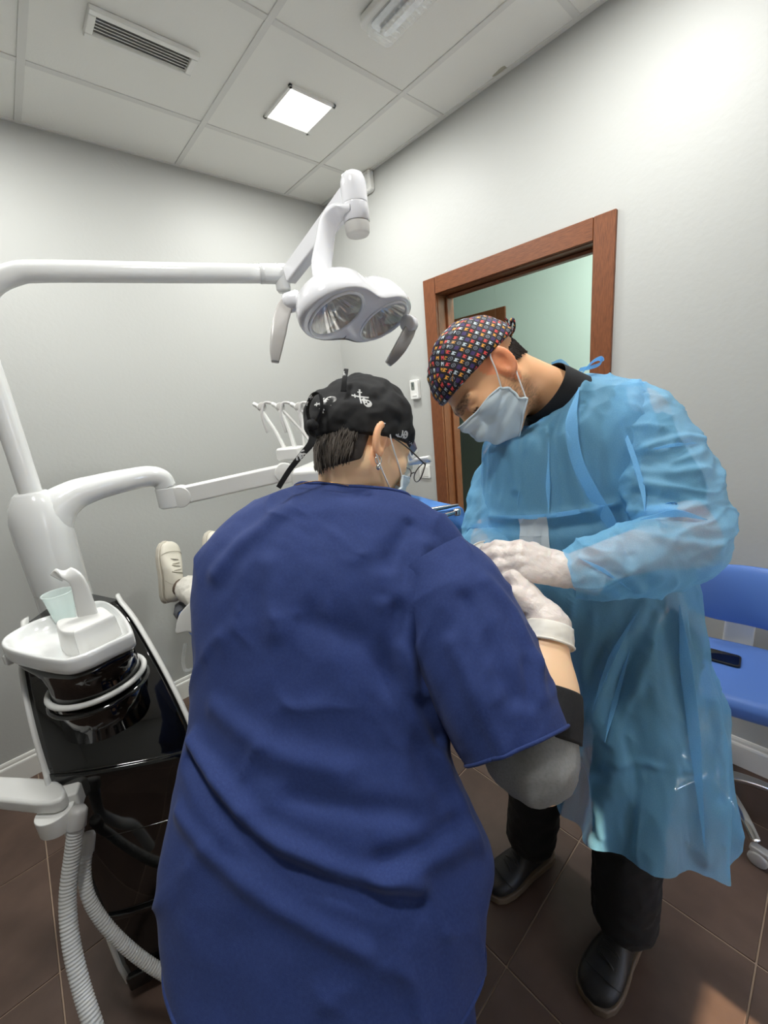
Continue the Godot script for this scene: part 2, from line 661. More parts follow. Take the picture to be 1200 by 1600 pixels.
func room() -> void:
	var b := MB.new()
	ab_box(b, Vector3(LX - 0.12, -0.16, BZ - 0.12), Vector3(RX + 0.12, -0.0035, RZ + 0.12))
	var f := struct("floor", b, M.grout, "brown ceramic floor with pale grout lines")
	tiles(f, LX, RX, BZ, RZ)
	b = MB.new()
	ab_box(b, Vector3(LX - 0.12, -0.1, BZ - 0.12), Vector3(RX + 0.12, CH + 0.15, BZ))
	struct("wall_back", b, M.wall_paint, "plain satin white wall behind the dental unit")
	b = MB.new()
	ab_box(b, Vector3(LX - 0.12, -0.1, BZ), Vector3(LX, CH + 0.15, RZ))
	struct("wall_left", b, M.wall_paint, "plain satin white side wall")
	# right wall with the door opening: z -1.51 .. -0.734, height 2.02
	b = MB.new()
	ab_box(b, Vector3(RX, -0.1, BZ - 0.12), Vector3(RX + 0.12, CH + 0.15, -1.525), 0.00001)
	ab_box(b, Vector3(RX, -0.1, -0.719), Vector3(RX + 0.12, CH + 0.15, RZ + 0.12), 0.00001)
	ab_box(b, Vector3(RX, 2.035, -1.525), Vector3(RX + 0.12, CH + 0.15, -0.719), 0.00001)
	struct("wall_right", b, M.wall_paint, "satin white wall around the doorway")
	# rear wall with the balcony window x 0.3 .. 1.5, y 0.2 .. 2.1
	b = MB.new()
	ab_box(b, Vector3(LX - 0.12, -0.1, RZ), Vector3(0.3, CH + 0.15, RZ + 0.12))
	ab_box(b, Vector3(1.5, -0.1, RZ), Vector3(RX, CH + 0.15, RZ + 0.12))
	ab_box(b, Vector3(0.3, -0.1, RZ), Vector3(1.5, 0.2, RZ + 0.12), 0.0005)
	ab_box(b, Vector3(0.3, 2.1, RZ), Vector3(1.5, CH + 0.15, RZ + 0.12), 0.0005)
	struct("wall_rear", b, M.wall_paint, "satin white wall around the balcony window")
	b = MB.new()
	ab_box(b, Vector3(0.3, 0.2, RZ + 0.03), Vector3(0.36, 2.1, RZ + 0.09))
	ab_box(b, Vector3(1.44, 0.2, RZ + 0.03), Vector3(1.5, 2.1, RZ + 0.09))
	ab_box(b, Vector3(0.36, 2.04, RZ + 0.03), Vector3(1.44, 2.1, RZ + 0.09))
	ab_box(b, Vector3(0.36, 0.2, RZ + 0.03), Vector3(1.44, 0.26, RZ + 0.09))
	ab_box(b, Vector3(0.36, 0.96, RZ + 0.03), Vector3(1.44, 1.26, RZ + 0.09))  # broad rail added out of view, blocks the sun between two lit patches
	var w := struct("window_1", b, M.fitting, "white balcony window with a broad middle rail added to block part of the sun")
	for yy in [[0.26, 0.96], [1.26, 2.04]]:
		b = MB.new()
		ab_box(b, Vector3(0.36, yy[0], RZ + 0.057), Vector3(1.44, yy[1], RZ + 0.063), 0.0005)
		obj("pane", b, M.window_glass, w)
	for side in 2:  # curtains added out of view; their slanted gap narrows the sunbeam
		b = MB.new()
		var rows := []
		for j in 23:
			var r := PackedVector3Array()
			var y := lerpf(2.2, 0.03, j / 22.0)
			var low := 1.0 - smoothstep(1.0, 1.2, y)
			var x0 := 0.2 if side == 0 else lerpf(0.792, 0.985, low)
			var x1 := lerpf(0.752, 0.83, low) if side == 0 else 1.6
			for i in 61:
				var x := lerpf(x0, x1, i / 60.0)
				r.append(Vector3(x, y, RZ - 0.05 + 0.014 * sin(x * 55.0) + 0.004 * sin(x * 23.0 + j * 0.4)))
			rows.append(r)
		b.grid(rows, false, false, false, false)
		tag(obj("added_curtain", b, M.added_curtain), "off-white cloth added over the unseen balcony window to narrow the sunbeam, the half %s" % ["away from the doorway wall", "next to the doorway wall"][side], "added_curtain", "added cloth shaping the sun at the balcony window")
	b = MB.new()
	b.tube([Vector3(0.15, 2.22, RZ - 0.05), Vector3(1.65, 2.22, RZ - 0.05)], 0.012, 12, 2)
	tag(obj("curtain_rail", b, M.steel), "steel rail for the added cloth above the balcony window", "curtain rail")
	skirting("baseboard_back", Vector3(LX, 0, BZ), Vector3(RX, 0, BZ), Vector3(0, 0, 1), "white skirting board behind the dental unit")
	skirting("baseboard_right", Vector3(RX, 0, BZ), Vector3(RX, 0, -1.59), Vector3(-1, 0, 0), "white skirting board beside the door casing")
	skirting("baseboard_right", Vector3(RX, 0, -0.654), Vector3(RX, 0, RZ), Vector3(-1, 0, 0), "white skirting board behind the blue stool")
	skirting("baseboard_left", Vector3(LX, 0, BZ), Vector3(LX, 0, RZ), Vector3(1, 0, 0), "white skirting board along the side wall")
	# ceiling
	b = MB.new()
	ab_box(b, Vector3(LX - 0.12, CH + 0.02, BZ - 0.12), Vector3(RX + 0.12, CH + 0.15, RZ + 0.12))
	var c := struct("ceiling", b, M.ceiling_panel, "suspended ceiling of matt white panels in a bar grid")
	var xs := [LX]
	var x0 := 0.356 - 0.6 * 4
	while x0 < RX:
		if x0 > LX + 0.02:
			xs.append(x0)
		x0 += 0.6
	xs.append(RX)
	var zs := [BZ]
	var z0 := -2.005
	while z0 < RZ:
		zs.append(z0)
		z0 += 0.6
	zs.append(RZ)
	var pm := {}
	for i in xs.size() - 1:
		for j in zs.size() - 1:
			var sx: float = xs[i + 1] - xs[i] - 0.004
			var sz: float = zs[j + 1] - zs[j] - 0.004
			var key := "%.3f %.3f" % [sx, sz]
			if not pm.has(key):
				b = MB.new()
				b.box(Transform3D(), Vector3(sx, 0.014, sz), 0.001)
				pm[key] = b.mesh()
			var o := MeshInstance3D.new()
			o.name = "ceiling_panel"
			o.mesh = pm[key]
			o.material_override = M.ceiling_panel
			c.add_child(o, true)
			o.position = Vector3((xs[i] + xs[i + 1]) * 0.5, CH + 0.011, (zs[j] + zs[j + 1]) * 0.5)
	for i in range(1, xs.size() - 1):
		b = MB.new()
		ab_box(b, Vector3(xs[i] - 0.012, CH, BZ), Vector3(xs[i] + 0.012, CH + 0.005, RZ), 0.001)
		obj("grid_bar", b, M.grid_bar, c)
	for j in range(1, zs.size() - 1):
		for i in xs.size() - 1:
			b = MB.new()
			ab_box(b, Vector3(xs[i] + 0.012, CH + 0.0006, zs[j] - 0.012), Vector3(xs[i + 1] - 0.012, CH + 0.005, zs[j] + 0.012), 0.001)
			obj("grid_bar", b, M.grid_bar, c)
	b = MB.new()
	ab_box(b, Vector3(RX - 0.022, CH - 0.001, BZ), Vector3(RX, CH + 0.006, RZ), 0.001)
	ab_box(b, Vector3(LX, CH - 0.001, BZ), Vector3(RX - 0.022, CH + 0.006, BZ + 0.012), 0.001)
	ab_box(b, Vector3(LX, CH - 0.001, RZ - 0.022), Vector3(RX - 0.022, CH + 0.006, RZ), 0.001)
	obj("wall_angle", b, M.grid_bar, c)
	# old water mark on the panel by the right wall
	b = MB.new()
	var ring := PackedVector2Array()
	for k in 20:
		var a := TAU * k / 20.0
		ring.append(Vector2(cos(a) * 0.012, sin(a) * 0.03) * (1.0 + 0.2 * sin(3.0 * a)))
	b.slab(tf(Vector3(1.80, CH + 0.0032, -1.10)), ring, 0.0, 0.0008, 0.0002, 1)
	obj("stain", b, mat("stain", rgb(178, 174, 158), 0.9), c, "small grey stain")
	doorway("door_1", RX, -1, -1.59, -0.654, 2.104, 0.12, "red-brown wooden door casing of the open doorway")

# casing and lining of an opening in a wall at x; side is the way the seen face points
func doorway(called: String, x: float, side: float, za: float, zb: float, top: float, deep: float, label: String) -> void:
	var cw := 0.079
	var t := 0.016
	var o := Node3D.new()
	o.name = called
	o.position = Vector3(x, 0, (za + zb) * 0.5)
	add_child(o, true)
	o.set_meta("kind", "structure")
	o.set_meta("label", label)
	for face in 2:
		var xa := x + side * t * 0.5 if face == 0 else x - side * (deep + t * 0.5)
		for zz in [[za, za + cw], [zb - cw, zb]]:
			var b := MB.new()
			b.box(tf(Vector3(xa, top * 0.5, (zz[0] + zz[1]) * 0.5)), Vector3(t, top, cw), 0.003)
			obj("casing", b, M.door_wood, o)
		var h := MB.new()
		h.box(tf(Vector3(xa, top - cw * 0.5, (za + zb) * 0.5)), Vector3(t, cw, zb - za - 2 * cw - 0.001), 0.003)
		obj("head_casing", h, M.door_wood_across, o)
	var xm := x - side * deep * 0.5
	for s in [-1.0, 1.0]:
		var z: float = za + cw - 0.006 if s < 0 else zb - cw + 0.006
		var b := MB.new()
		b.box(tf(Vector3(xm, (top - cw) * 0.5, z)), Vector3(deep + 0.002, top - cw, 0.018), 0.001)
		obj("jamb", b, M.door_wood, o)
		b = MB.new()
		b.box(tf(Vector3(xm - side * 0.018, (top - cw) * 0.5, z - s * 0.015)), Vector3(0.036, top - cw - 0.02, 0.014), 0.003)
		obj("stop_strip", b, M.door_wood, o)
	var hb := MB.new()
	hb.box(tf(Vector3(xm, top - cw + 0.006, (za + zb) * 0.5)), Vector3(deep + 0.002, 0.018, zb - za - 2 * cw - 0.008), 0.001)
	obj("head_jamb", hb, M.door_wood_across, o)
	hb = MB.new()
	hb.box(tf(Vector3(xm - side * 0.018, top - cw - 0.012, (za + zb) * 0.5)), Vector3(0.036, 0.014, zb - za - 2 * cw - 0.03), 0.003)
	obj("stop_strip", hb, M.door_wood_across, o)

func rounded_rect(w: float, h: float, r: float, k := 6) -> PackedVector2Array:
	var out := PackedVector2Array()
	for c in 4:
		var cx := (w * 0.5 - r) * (1.0 if c in [0, 3] else -1.0)
		var cy := (h * 0.5 - r) * (1.0 if c < 2 else -1.0)
		for i in k + 1:
			var a := PI * 0.5 * (c + float(i) / k)
			out.append(Vector2(cx + cos(a) * r, cy + sin(a) * r))
	return out

func fixtures() -> void:
	ceiling_led("square white LED panel set in a ceiling tile between the vent and the lamp arm", 1.252, -1.712)
	ceiling_led("square white LED panel in the ceiling above the doorway", 1.256, -0.505)
	ceiling_led("square white LED panel in the ceiling above the black cabinet", 0.056, -1.705)
	ceiling_led("square white LED panel in the ceiling above the photographer", 0.056, -0.505)
	# air vent
	var t := thing("air_vent", "white rectangular ceiling vent with fine slats", "vent", Vector3(0.66, CH, -1.71))
	var c := Vector3(0.66, CH - 0.004, -1.711)
	var b := MB.new()
	for s in [-1.0, 1.0]:
		b.box(tf(c + Vector3(0, 0, s * 0.049)), Vector3(0.322, 0.016, 0.022), 0.003)
		b.box(tf(c + Vector3(s * 0.150, 0, 0)), Vector3(0.022, 0.016, 0.077), 0.003)
	obj("frame", b, M.fitting, t)
	b = MB.new()
	b.box(tf(c + Vector3(0, 0.0055, 0)), Vector3(0.279, 0.003, 0.077), 0.0005)
	obj("back_plate", b, mat("vent_back", rgb(140, 141, 140), 0.7), t)
	for k in 6:
		b = MB.new()
		b.box(Transform3D(Basis(Vector3.RIGHT, 0.7), c + Vector3(0, -0.001, -0.0325 + k * 0.013)), Vector3(0.279, 0.0018, 0.009), 0.0004)
		obj("slat", b, M.fitting, t)
	# emergency light
	var e := Vector3(1.249, CH, -1.105)
	t = thing("emergency_light", "oblong emergency light with a clear ribbed cover on the ceiling", "emergency light", e)
	b = MB.new()
	b.slab(tf(e), rounded_rect(0.135, 0.275, 0.025), -0.022, 0.0, 0.006)
	obj("base", b, M.fitting, t)
	b = MB.new()
	b.slab(tf(e), rounded_rect(0.085, 0.215, 0.02), -0.026, -0.0225, 0.001)
	obj("reflector", b, M.steel, t)
	b = MB.new()
	b.tube([e + Vector3(0.0, -0.034, -0.095), e + Vector3(0.0, -0.034, 0.095)], 0.007, 12, 2)
	obj("lamp_tube", b, M.fitting, t)
	b = MB.new()
	b.slab(tf(e), rounded_rect(0.105, 0.24, 0.022), -0.05, -0.0222, 0.008)
	for k in 9:
		b.box(tf(e + Vector3(0, -0.0505, -0.088 + k * 0.022)), Vector3(0.075, 0.003, 0.006), 0.001)
	obj("cover", b, M.lens, t)
	b = MB.new()
	b.lathe(frame(e + Vector3(-0.02, -0.029, 0.1), Vector3.DOWN), [Vector2(0, 0), Vector2(0.004, 0), Vector2(0.003, 0.006), Vector2(0, 0.007)], 12)
	var mm := mat("indicator_light", rgb(255, 120, 60), 0.4)
	mm.emission_enabled = true
	mm.emission = rgb(255, 110, 50)
	mm.emission_energy_multiplier = 1.5
	obj("indicator_light", b, mm, t, "tiny orange lamp")
	# alarm box high in the corner
	var p := on_x(577, 287, RX)
	t = thing("alarm_box", "small white alarm box high on the wall by the ceiling corner", "alarm", p)
	var wall := Transform3D(Basis(Vector3(0, 0, 1), Vector3(-1, 0, 0), Vector3(0, -1, 0)), p)
	b = MB.new()
	b.slab(wall, rounded_rect(0.085, 0.10, 0.016), 0.0, 0.032, 0.006)
	obj("housing", b, M.fitting, t)
	b = MB.new()
	b.slab(wall, rounded_rect(0.05, 0.07, 0.006), 0.0321, 0.035, 0.001)
	obj("front_plate", b, M.plastic_white, t)
	# thermostat
	p = (on_x(643, 592, RX) + on_x(659, 625, RX)) * 0.5
	t = thing("thermostat", "small white thermostat with a grey display beside the door casing", "thermostat", p)
	wall.origin = p
	b = MB.new()
	b.slab(wall, rounded_rect(0.062, 0.108, 0.008), 0.0, 0.024, 0.004)
	obj("housing", b, M.fitting, t)
	b = MB.new()
	b.slab(wall.translated_local(Vector3(-0.006, 0, -0.02)), rounded_rect(0.026, 0.044, 0.006), 0.0238, 0.0252, 0.0005)
	obj("display", b, mat("lcd_grey", rgb(120, 126, 120), 0.2), t, "grey display")
	b = MB.new()
	b.slab(wall.translated_local(Vector3(-0.006, 0, -0.026)), rounded_rect(0.006, 0.02, 0.002), 0.0252, 0.0256, 0.0001)
	obj("figure", b, M.matt_black, t)
	b = MB.new()
	b.slab(wall.translated_local(Vector3(0.004, 0, 0.032)), rounded_rect(0.03, 0.012, 0.003), 0.0238, 0.0262, 0.001)
	obj("button", b, M.plastic_white, t)
	# light switch
	p = on_x(665, 736, RX)
	wall.origin = p
	t = thing("light_switch", "white double rocker light switch beside the door casing", "light switch", p)
	b = MB.new()
	b.slab(wall, rounded_rect(0.084, 0.084, 0.008), 0.0, 0.010, 0.003)
	obj("plate", b, M.fitting, t)
	for s in [-1.0, 1.0]:
		b = MB.new()
		b.slab(Transform3D(wall.basis * Basis(Vector3.RIGHT, 0.05), wall.origin).translated_local(Vector3(s * 0.0145, 0, 0)), rounded_rect(0.028, 0.06, 0.003), 0.009, 0.014, 0.0015)
		obj("rocker", b, M.fitting, t)

func corridor() -> void:
	var x1 := 2.95
	var b := MB.new()
	ab_box(b, Vector3(RX + 0.12, -0.16, -3.4), Vector3(x1 + 1.2, -0.0035, 0.9))
	var f := struct("floor_hall", b, M.grout, "brown tiled floor of the corridor beyond the doorway")
	tiles(f, RX + 0.004, x1, -3.4, 0.9)
	b = MB.new()
	ab_box(b, Vector3(RX, CH, -3.4), Vector3(x1 + 1.3, CH + 0.1, 0.9))
	struct("ceiling_hall", b, M.ceiling_panel, "plain white ceiling of the corridor")
	b = MB.new()
	ab_box(b, Vector3(x1, -0.1, -1.89), Vector3(x1 + 0.12, CH, 0.9))
	ab_box(b, Vector3(x1, -0.1, -3.4), Vector3(x1 + 0.12, CH, -2.66))
	ab_box(b, Vector3(x1, 2.02, -2.66), Vector3(x1 + 0.12, CH, -1.89), 0.0005)
	struct("wall_hall", b, M.hall_paint, "pale green-white corridor wall seen through the doorway")
	b = MB.new()
	ab_box(b, Vector3(RX, -0.1, -3.5), Vector3(x1 + 1.3, CH, -3.4))
	ab_box(b, Vector3(RX, -0.1, 0.9), Vector3(x1 + 1.3, CH, 1.0))
	ab_box(b, Vector3(RX, -0.1, -3.4), Vector3(RX + 0.12, CH, -2.48))
	struct("wall_hall_end", b, M.hall_paint, "pale end walls of the corridor")
	doorway("door_2", x1, -1, -2.75, -1.797, 2.104, 0.12, "second brown door casing across the corridor")
	# dim room behind the second doorway: grey wall and a dark door leaf standing open
	b = MB.new()
	ab_box(b, Vector3(x1 + 1.1, -0.1, -3.4), Vector3(x1 + 1.2, CH, 0.9))
	ab_box(b, Vector3(x1 + 0.12, -0.1, -1.0), Vector3(x1 + 1.1, CH, -0.9))
	struct("wall_store", b, M.hall_paint, "dim grey wall inside the far room")
	b = MB.new()
	ab_box(b, Vector3(x1 + 0.121, -0.01, -1.875), Vector3(x1 + 0.88, 2.01, -1.835), 0.003)
	var lf := struct("door_3", b, M.door_wood, "brown wooden door leaf standing open into the far room")
	b = MB.new()
	b.lathe(frame(Vector3(x1 + 0.82, 1.0, -1.876), Vector3(0, 0, -1)), [Vector2(0, 0), Vector2(0.02, 0), Vector2(0.02, 0.006), Vector2(0.008, 0.008), Vector2(0.008, 0.04), Vector2(0, 0.04)], 16)
	bar(b, Vector3(x1 + 0.83, 1.0, -1.912), Vector3(x1 + 0.72, 1.0, -1.912), 0.012, 0.012)
	obj("handle", b, M.steel, lf)
	skirting("baseboard_hall", Vector3(x1, 0, -1.797), Vector3(x1, 0, 0.9), Vector3(-1, 0, 0), "white skirting board along the corridor wall")
	skirting("baseboard_store", Vector3(x1 + 1.1, 0, -3.4), Vector3(x1 + 1.1, 0, -0.9), Vector3(-1, 0, 0), "white skirting board in the far room")
	var t := thing("corridor_light", "round white lamp on the corridor ceiling", "ceiling light", Vector3(2.4, CH, -0.35))
	b = MB.new()
	b.lathe(Transform3D(Basis(), Vector3(2.4, CH - 0.03, -0.35)), [Vector2(0, 0), Vector2(0.13, 0), Vector2(0.14, 0.01), Vector2(0.14, 0.03), Vector2(0, 0.03)], 32)
	obj("lamp_disc", b, M.led, t)
	var l := AreaLight3D.new()
	l.name = "corridor_lamp_light"
	l.area_size = Vector2(0.24, 0.24)
	l.light_color = Color(0.96, 1.0, 0.965)
	l.light_energy = 4.2
	l.area_normalize_energy = true
	l.area_range = 8.0
	l.area_attenuation = 2.0
	l.shadow_enabled = true
	l.transform = Transform3D(Basis.looking_at(Vector3.DOWN, Vector3.FORWARD), Vector3(0, -0.036, 0))
	t.add_child(l)

# ================================================================ dental unit
var UO := Vector3(-0.112, 0, -1.16)
var UE := Vector3(0.94, 0, 0.342)
var UB := Vector3(0.342, 0, -0.94)
func un(a: float, h: float, c: float) -> Vector3:
	return UO + UE * a + UB * c + Vector3.UP * h
const COL := Vector3(0.025, 0, -1.56)

# flat band along a path; side is the direction of its width
func ribbon(b: MB, path: Array, side: Vector3, w, t: float, sub := 8) -> void:
	var pts := []
	var ws := []
	for i in path.size() - 1:
		for k in sub:
			pts.append(MB.cat(path, i, float(k) / sub, false))
			ws.append(MB.lr(w, i, float(k) / sub, path.size()))
	pts.append(path[-1])
	ws.append(MB.lr(w, path.size() - 1, 0.0, path.size()))
	var rows := []
	for i in pts.size():
		var d: Vector3 = (pts[mini(i + 1, pts.size() - 1)] - pts[maxi(i - 1, 0)]).normalized()
		var s := (side - d * side.dot(d)).normalized()
		var u := s.cross(d).normalized()
		var r := PackedVector3Array()
		for k in 16:
			var a := TAU * k / 16.0
			var ca := signf(cos(a)) * pow(absf(cos(a)), 0.45)
			var sa := signf(sin(a)) * pow(absf(sin(a)), 0.45)
			r.append(pts[i] + s * ca * ws[i] * 0.5 + u * sa * t * 0.5)
		rows.append(r)
	b.grid(rows, true, true, true)

func ribbed(path: Array, r: float, pitch := 0.0075, depth := 0.04) -> MB:
	var fine := []
	var rs := []
	for i in path.size() - 1:
		var n := int((path[i + 1] - path[i]).length() / pitch * 4.0) + 2
		for k in n:
			fine.append(MB.cat(path, i, float(k) / n, false))
	for k in fine.size():
		rs.append(r * (1.0 + depth * [1.0, 1.0, -1.0, -1.0][k % 4]))
	var b := MB.new()
	b.tube(fine, rs, 14, 1)
	return b

func dental_unit() -> void:
	var t := thing("dental_unit", "glossy black dental unit cabinet with white edges, rinse bowl and white column", "dental unit", un(0.15, 0, 0.2))
	# left and right front edges: a, c, h
	var L := [[0.0, 0.012, 0.02], [0.0, 0.0, 0.10], [-0.001, 0.0, 0.68], [-0.006, 0.018, 0.76], [-0.018, 0.055, 0.84], [-0.036, 0.12, 0.925], [-0.055, 0.20, 0.99], [-0.06, 0.28, 1.035]]
	var R := [[0.31, 0.012, 0.02], [0.31, 0.0, 0.10], [0.31, 0.0, 0.62], [0.305, 0.018, 0.69], [0.29, 0.055, 0.77], [0.25, 0.135, 0.875], [0.195, 0.235, 0.985], [0.15, 0.31, 1.035]]
	var rows := []
	for j in 57:
		var f := j / 56.0 * 7.0
		var k := mini(int(f), 6)
		var u := f - k
		var e := []
		for S in [L, R]:
			var p := []
			for q in 3:
				var s0: float = S[maxi(k - 1, 0)][q]
				var s3: float = S[mini(k + 2, 7)][q]
				p.append(cubic_interpolate(S[k][q], S[k + 1][q], s0, s3, u) if k > 1 else lerpf(S[k][q], S[k + 1][q], u))
			e.append(p)
		var r := PackedVector3Array()
		for i in 25:
			var x := i / 24.0
			var bul := 0.016 * (1.0 - pow(absf(2.0 * x - 1.0), 3.0))
			r.append(un(lerpf(e[0][0], e[1][0], x), lerpf(e[0][2], e[1][2], x), lerpf(e[0][1], e[1][1], x) - bul))
		r.append(un(e[1][0] - 0.13, e[1][2], maxf(0.46, e[1][1] + 0.06)))
		r.append(un(e[0][0] + 0.05, e[0][2], maxf(0.46, e[0][1] + 0.06)))
		rows.append(r)
	var b := MB.new()
	b.grid(rows, true, true, true)
	obj("cabinet", b, M.gloss_black, t, "glossy black cabinet body")
	for side in 2:
		var S: Array = L if side == 0 else R
		var o := -1.0 if side == 0 else 1.0
		var rr := []
		for j in 29:
			var f := j / 28.0 * 7.0
			var k := mini(int(f), 6)
			var u := f - k
			var p := []
			for q in 3:
				p.append(cubic_interpolate(S[k][q], S[k + 1][q], S[maxi(k - 1, 0)][q], S[mini(k + 2, 7)][q], u) if k > 1 else lerpf(S[k][q], S[k + 1][q], u))
			var ring := PackedVector3Array()
			for q in [[-0.002, 0.004], [-0.001, -0.006], [0.003, -0.010], [0.008, -0.008], [0.010, -0.001], [0.008, 0.012], [0.000, 0.022], [-0.004, 0.012]]:
				ring.append(un(p[0] + o * q[0], p[2] + (0.012 if j == 28 else 0.0), p[1] + q[1]))
			rr.append(ring)
		b = MB.new()
		b.grid(rr, true, true, true)
		obj("side_panel", b, M.plastic_white, t, "white edge panel")
	# seams and the lower drawer ledge
	for sm in [[0.735, 0.675, 0.006], [0.55, 0.50, -0.0], [0.30, 0.265, 0.0]]:
		b = MB.new()
		var path := []
		for i in 13:
			var x := i / 12.0
			var bul := 0.016 * (1.0 - pow(absf(2.0 * x - 1.0), 3.0))
			path.append(un(lerpf(0.004, 0.306, x), lerpf(sm[0], sm[1] + 0.0, x), sm[2] - bul + 0.0006))
		b.tube(path, 0.0016, 6, 2)
		obj("seam", b, M.gloss_black, t)
	b = MB.new()
	var led := []
	for i in 13:
		var x := i / 12.0
		led.append(un(lerpf(0.012, 0.298, x), lerpf(0.285, 0.25, x), -0.016 * (1.0 - pow(absf(2.0 * x - 1.0), 3.0)) - 0.004))
	ribbon(b, led, Vector3.UP, 0.016, 0.012, 2)
	obj("drawer_ledge", b, M.gloss_black, t)
	b = MB.new()
	b.box(Transform3D(Basis(UE, Vector3.UP, -UB), un(0.155, 0.06, -0.024)), Vector3(0.29, 0.05, 0.02), 0.006)
	obj("kick_strip", b, M.gloss_black, t)
	# column
	b = MB.new()
	var prof := [Vector2(0, 0.9), Vector2(0.07, 0.9), Vector2(0.07, 1.066), Vector2(0.0665, 1.068), Vector2(0.0665, 1.070), Vector2(0.07, 1.072), Vector2(0.071, 1.15), Vector2(0.073, 1.24), Vector2(0.071, 1.29), Vector2(0.062, 1.335), Vector2(0.045, 1.365), Vector2(0.036, 1.372), Vector2(0.0, 1.372)]
	b.lathe(Transform3D(Basis(), COL), prof, 40)
	obj("column", b, M.gloss_white, t, "white round column")
	b = MB.new()
	var y := 1.36
	b.tube([COL + Vector3(0.0, 1.22, 0), COL + Vector3(0.035, 1.30, 0), COL + Vector3(0.09, 1.338, 0), COL + Vector3(0.16, 1.352, 0), COL + Vector3(0.25, 1.358, 0), COL + Vector3(0.31, 1.357, 0.002), COL + Vector3(0.342, 1.342, 0.003), COL + Vector3(0.352, 1.312, 0.004)], [0.062, 0.058, 0.046, 0.039, 0.036, 0.035, 0.034, 0.033], 24, 8)
	obj("arm_tube", b, M.gloss_white, t, "white swivel tube bending down at its end")
	# rinse bowl
	var outline := [[0, 1003], [12, 990], [50, 970], [86, 958], [112, 949], [144, 939], [164, 938], [182, 948], [197, 964], [207, 983], [203, 991], [176, 1003], [140, 1020], [106, 1031], [76, 1030], [36, 1022], [8, 1013]]
	var pts := []
	var cen := Vector3.ZERO
	for q in outline:
		pts.append(on_y(q[0], q[1], 1.06))
		cen += pts[-1] / outline.size()
	var ring := []
	for i in pts.size():
		for k in 4:
			ring.append(MB.cat(pts, i, k / 4.0, true))
	b = MB.new()
	rows = []
	for q in [[0.90, 1.020], [0.97, 1.021], [0.995, 1.026], [1.0, 1.034], [1.0, 1.050], [0.99, 1.057], [0.965, 1.060], [0.93, 1.059], [0.905, 1.053], [0.87, 1.038], [0.80, 1.031], [0.5, 1.028], [0.15, 1.026]]:
		var r := PackedVector3Array()
		for p in ring:
			var w: Vector3 = cen + (p - cen) * q[0]
			w.y = q[1]
			r.append(w)
		rows.append(r)
	b.grid(rows, true, true, true)
	var bowl := obj("rinse_bowl", b, M.gloss_white, t, "white ceramic rinse bowl")
	# lip under the bowl's far end
	b = MB.new()
	b.box(tf(cen + (ring[0] - cen) * 0.97 + Vector3(0, 1.012 - 1.06, 0), 0.3), Vector3(0.02, 0.03, 0.02), 0.006)
	obj("lip", b, M.gloss_white, bowl)
	# black underside running into a round neck
	var neck := on_y(153, 1060, 0.93)
	b = MB.new()
	rows = []
	for q in [[0.0, 1.022, 0.93], [0.12, 1.00, 0.93], [0.45, 0.985, 0.91], [0.85, 0.965, 0.9], [1.0, 0.95, 0.9], [1.0, 0.90, 0.9], [1.0, 0.82, 0.9]]:
		var r := PackedVector3Array()
		for i in ring.size():
			var o: Vector3 = cen + (ring[i] - cen) * q[2]
			var d: Vector3 = ring[i] - Vector3(neck.x, ring[i].y, neck.z)
			var circ := Vector3(neck.x, 0, neck.z) + d.normalized() * 0.093
			var w := o.lerp(circ, q[0])
			w.y = q[1]
			r.append(w)
		rows.append(r)
	b.grid(rows, true, true, true)
	obj("bowl_support", b, M.gloss_black, t, "glossy black support under the bowl")
	for q in [[0.928, 0.101, 0.007, M.plastic_white, "white ring"], [0.905, 0.104, 0.006, M.gloss_black, "black ring"]]:
		var pr := []
		for k in 24:
			pr.append(Vector3(neck.x + cos(TAU * k / 24.0) * q[1], q[0], neck.z + sin(TAU * k / 24.0) * q[1]))
		b = MB.new()
		b.tube(pr, q[2], 10, 2, false, true)
		obj("neck_ring", b, q[3], t, q[4])
	# cup filler block and spout
	var top := [[88, 972], [90, 981], [98, 987], [114, 988], [120, 986], [172, 962], [173, 957], [162, 949], [154, 949], [124, 963], [104, 966], [94, 968]]
	var bot := []
	var c2 := Vector3.ZERO
	for q in top:
		c2 += on_y(q[0], q[1], 1.088) / top.size()
	b = MB.new()
	rows = []
	for q in [[1.10, 1.028], [1.09, 1.05], [1.04, 1.08], [1.0, 1.086], [0.94, 1.089], [0.5, 1.0895]]:
		var r := PackedVector3Array()
		for i in top.size():
			var pq := []
			for z in top:
				pq.append(on_y(z[0], z[1], 1.088))
			for k in 3:
				var w: Vector3 = c2 + (MB.cat(pq, i, k / 3.0, true) - c2) * q[0]
				w.y = q[1]
				r.append(w)
		rows.append(r)
	b.grid(rows, true, false, true)
	var cf_ := obj("cup_filler", b, M.plastic_white, t, "white cup filler block")
	b = MB.new()
	var sb := on_y(138, 962, 1.086)
	var sd := (sb - EYE).dot(cf)
	ribbon(b, [sb - Vector3(0, 0.01, 0), at(131, 938, sd - 0.012), at(125, 917, sd - 0.02), at(117, 903, sd - 0.027), at(105, 896, sd - 0.03), at(95, 896, sd - 0.03), at(89, 902, sd - 0.03)], cr + cf * 0.35, [0.044, 0.038, 0.034, 0.032, 0.032, 0.031, 0.030], 0.012)
	obj("spout", b, M.plastic_white, cf_, "white arched spout")
	# paper cup
	var cp := on_y(103, 968, 1.04)
	var cup := thing("cup", "translucent pale green disposable cup under the white spout", "cup", cp)
	b = MB.new()
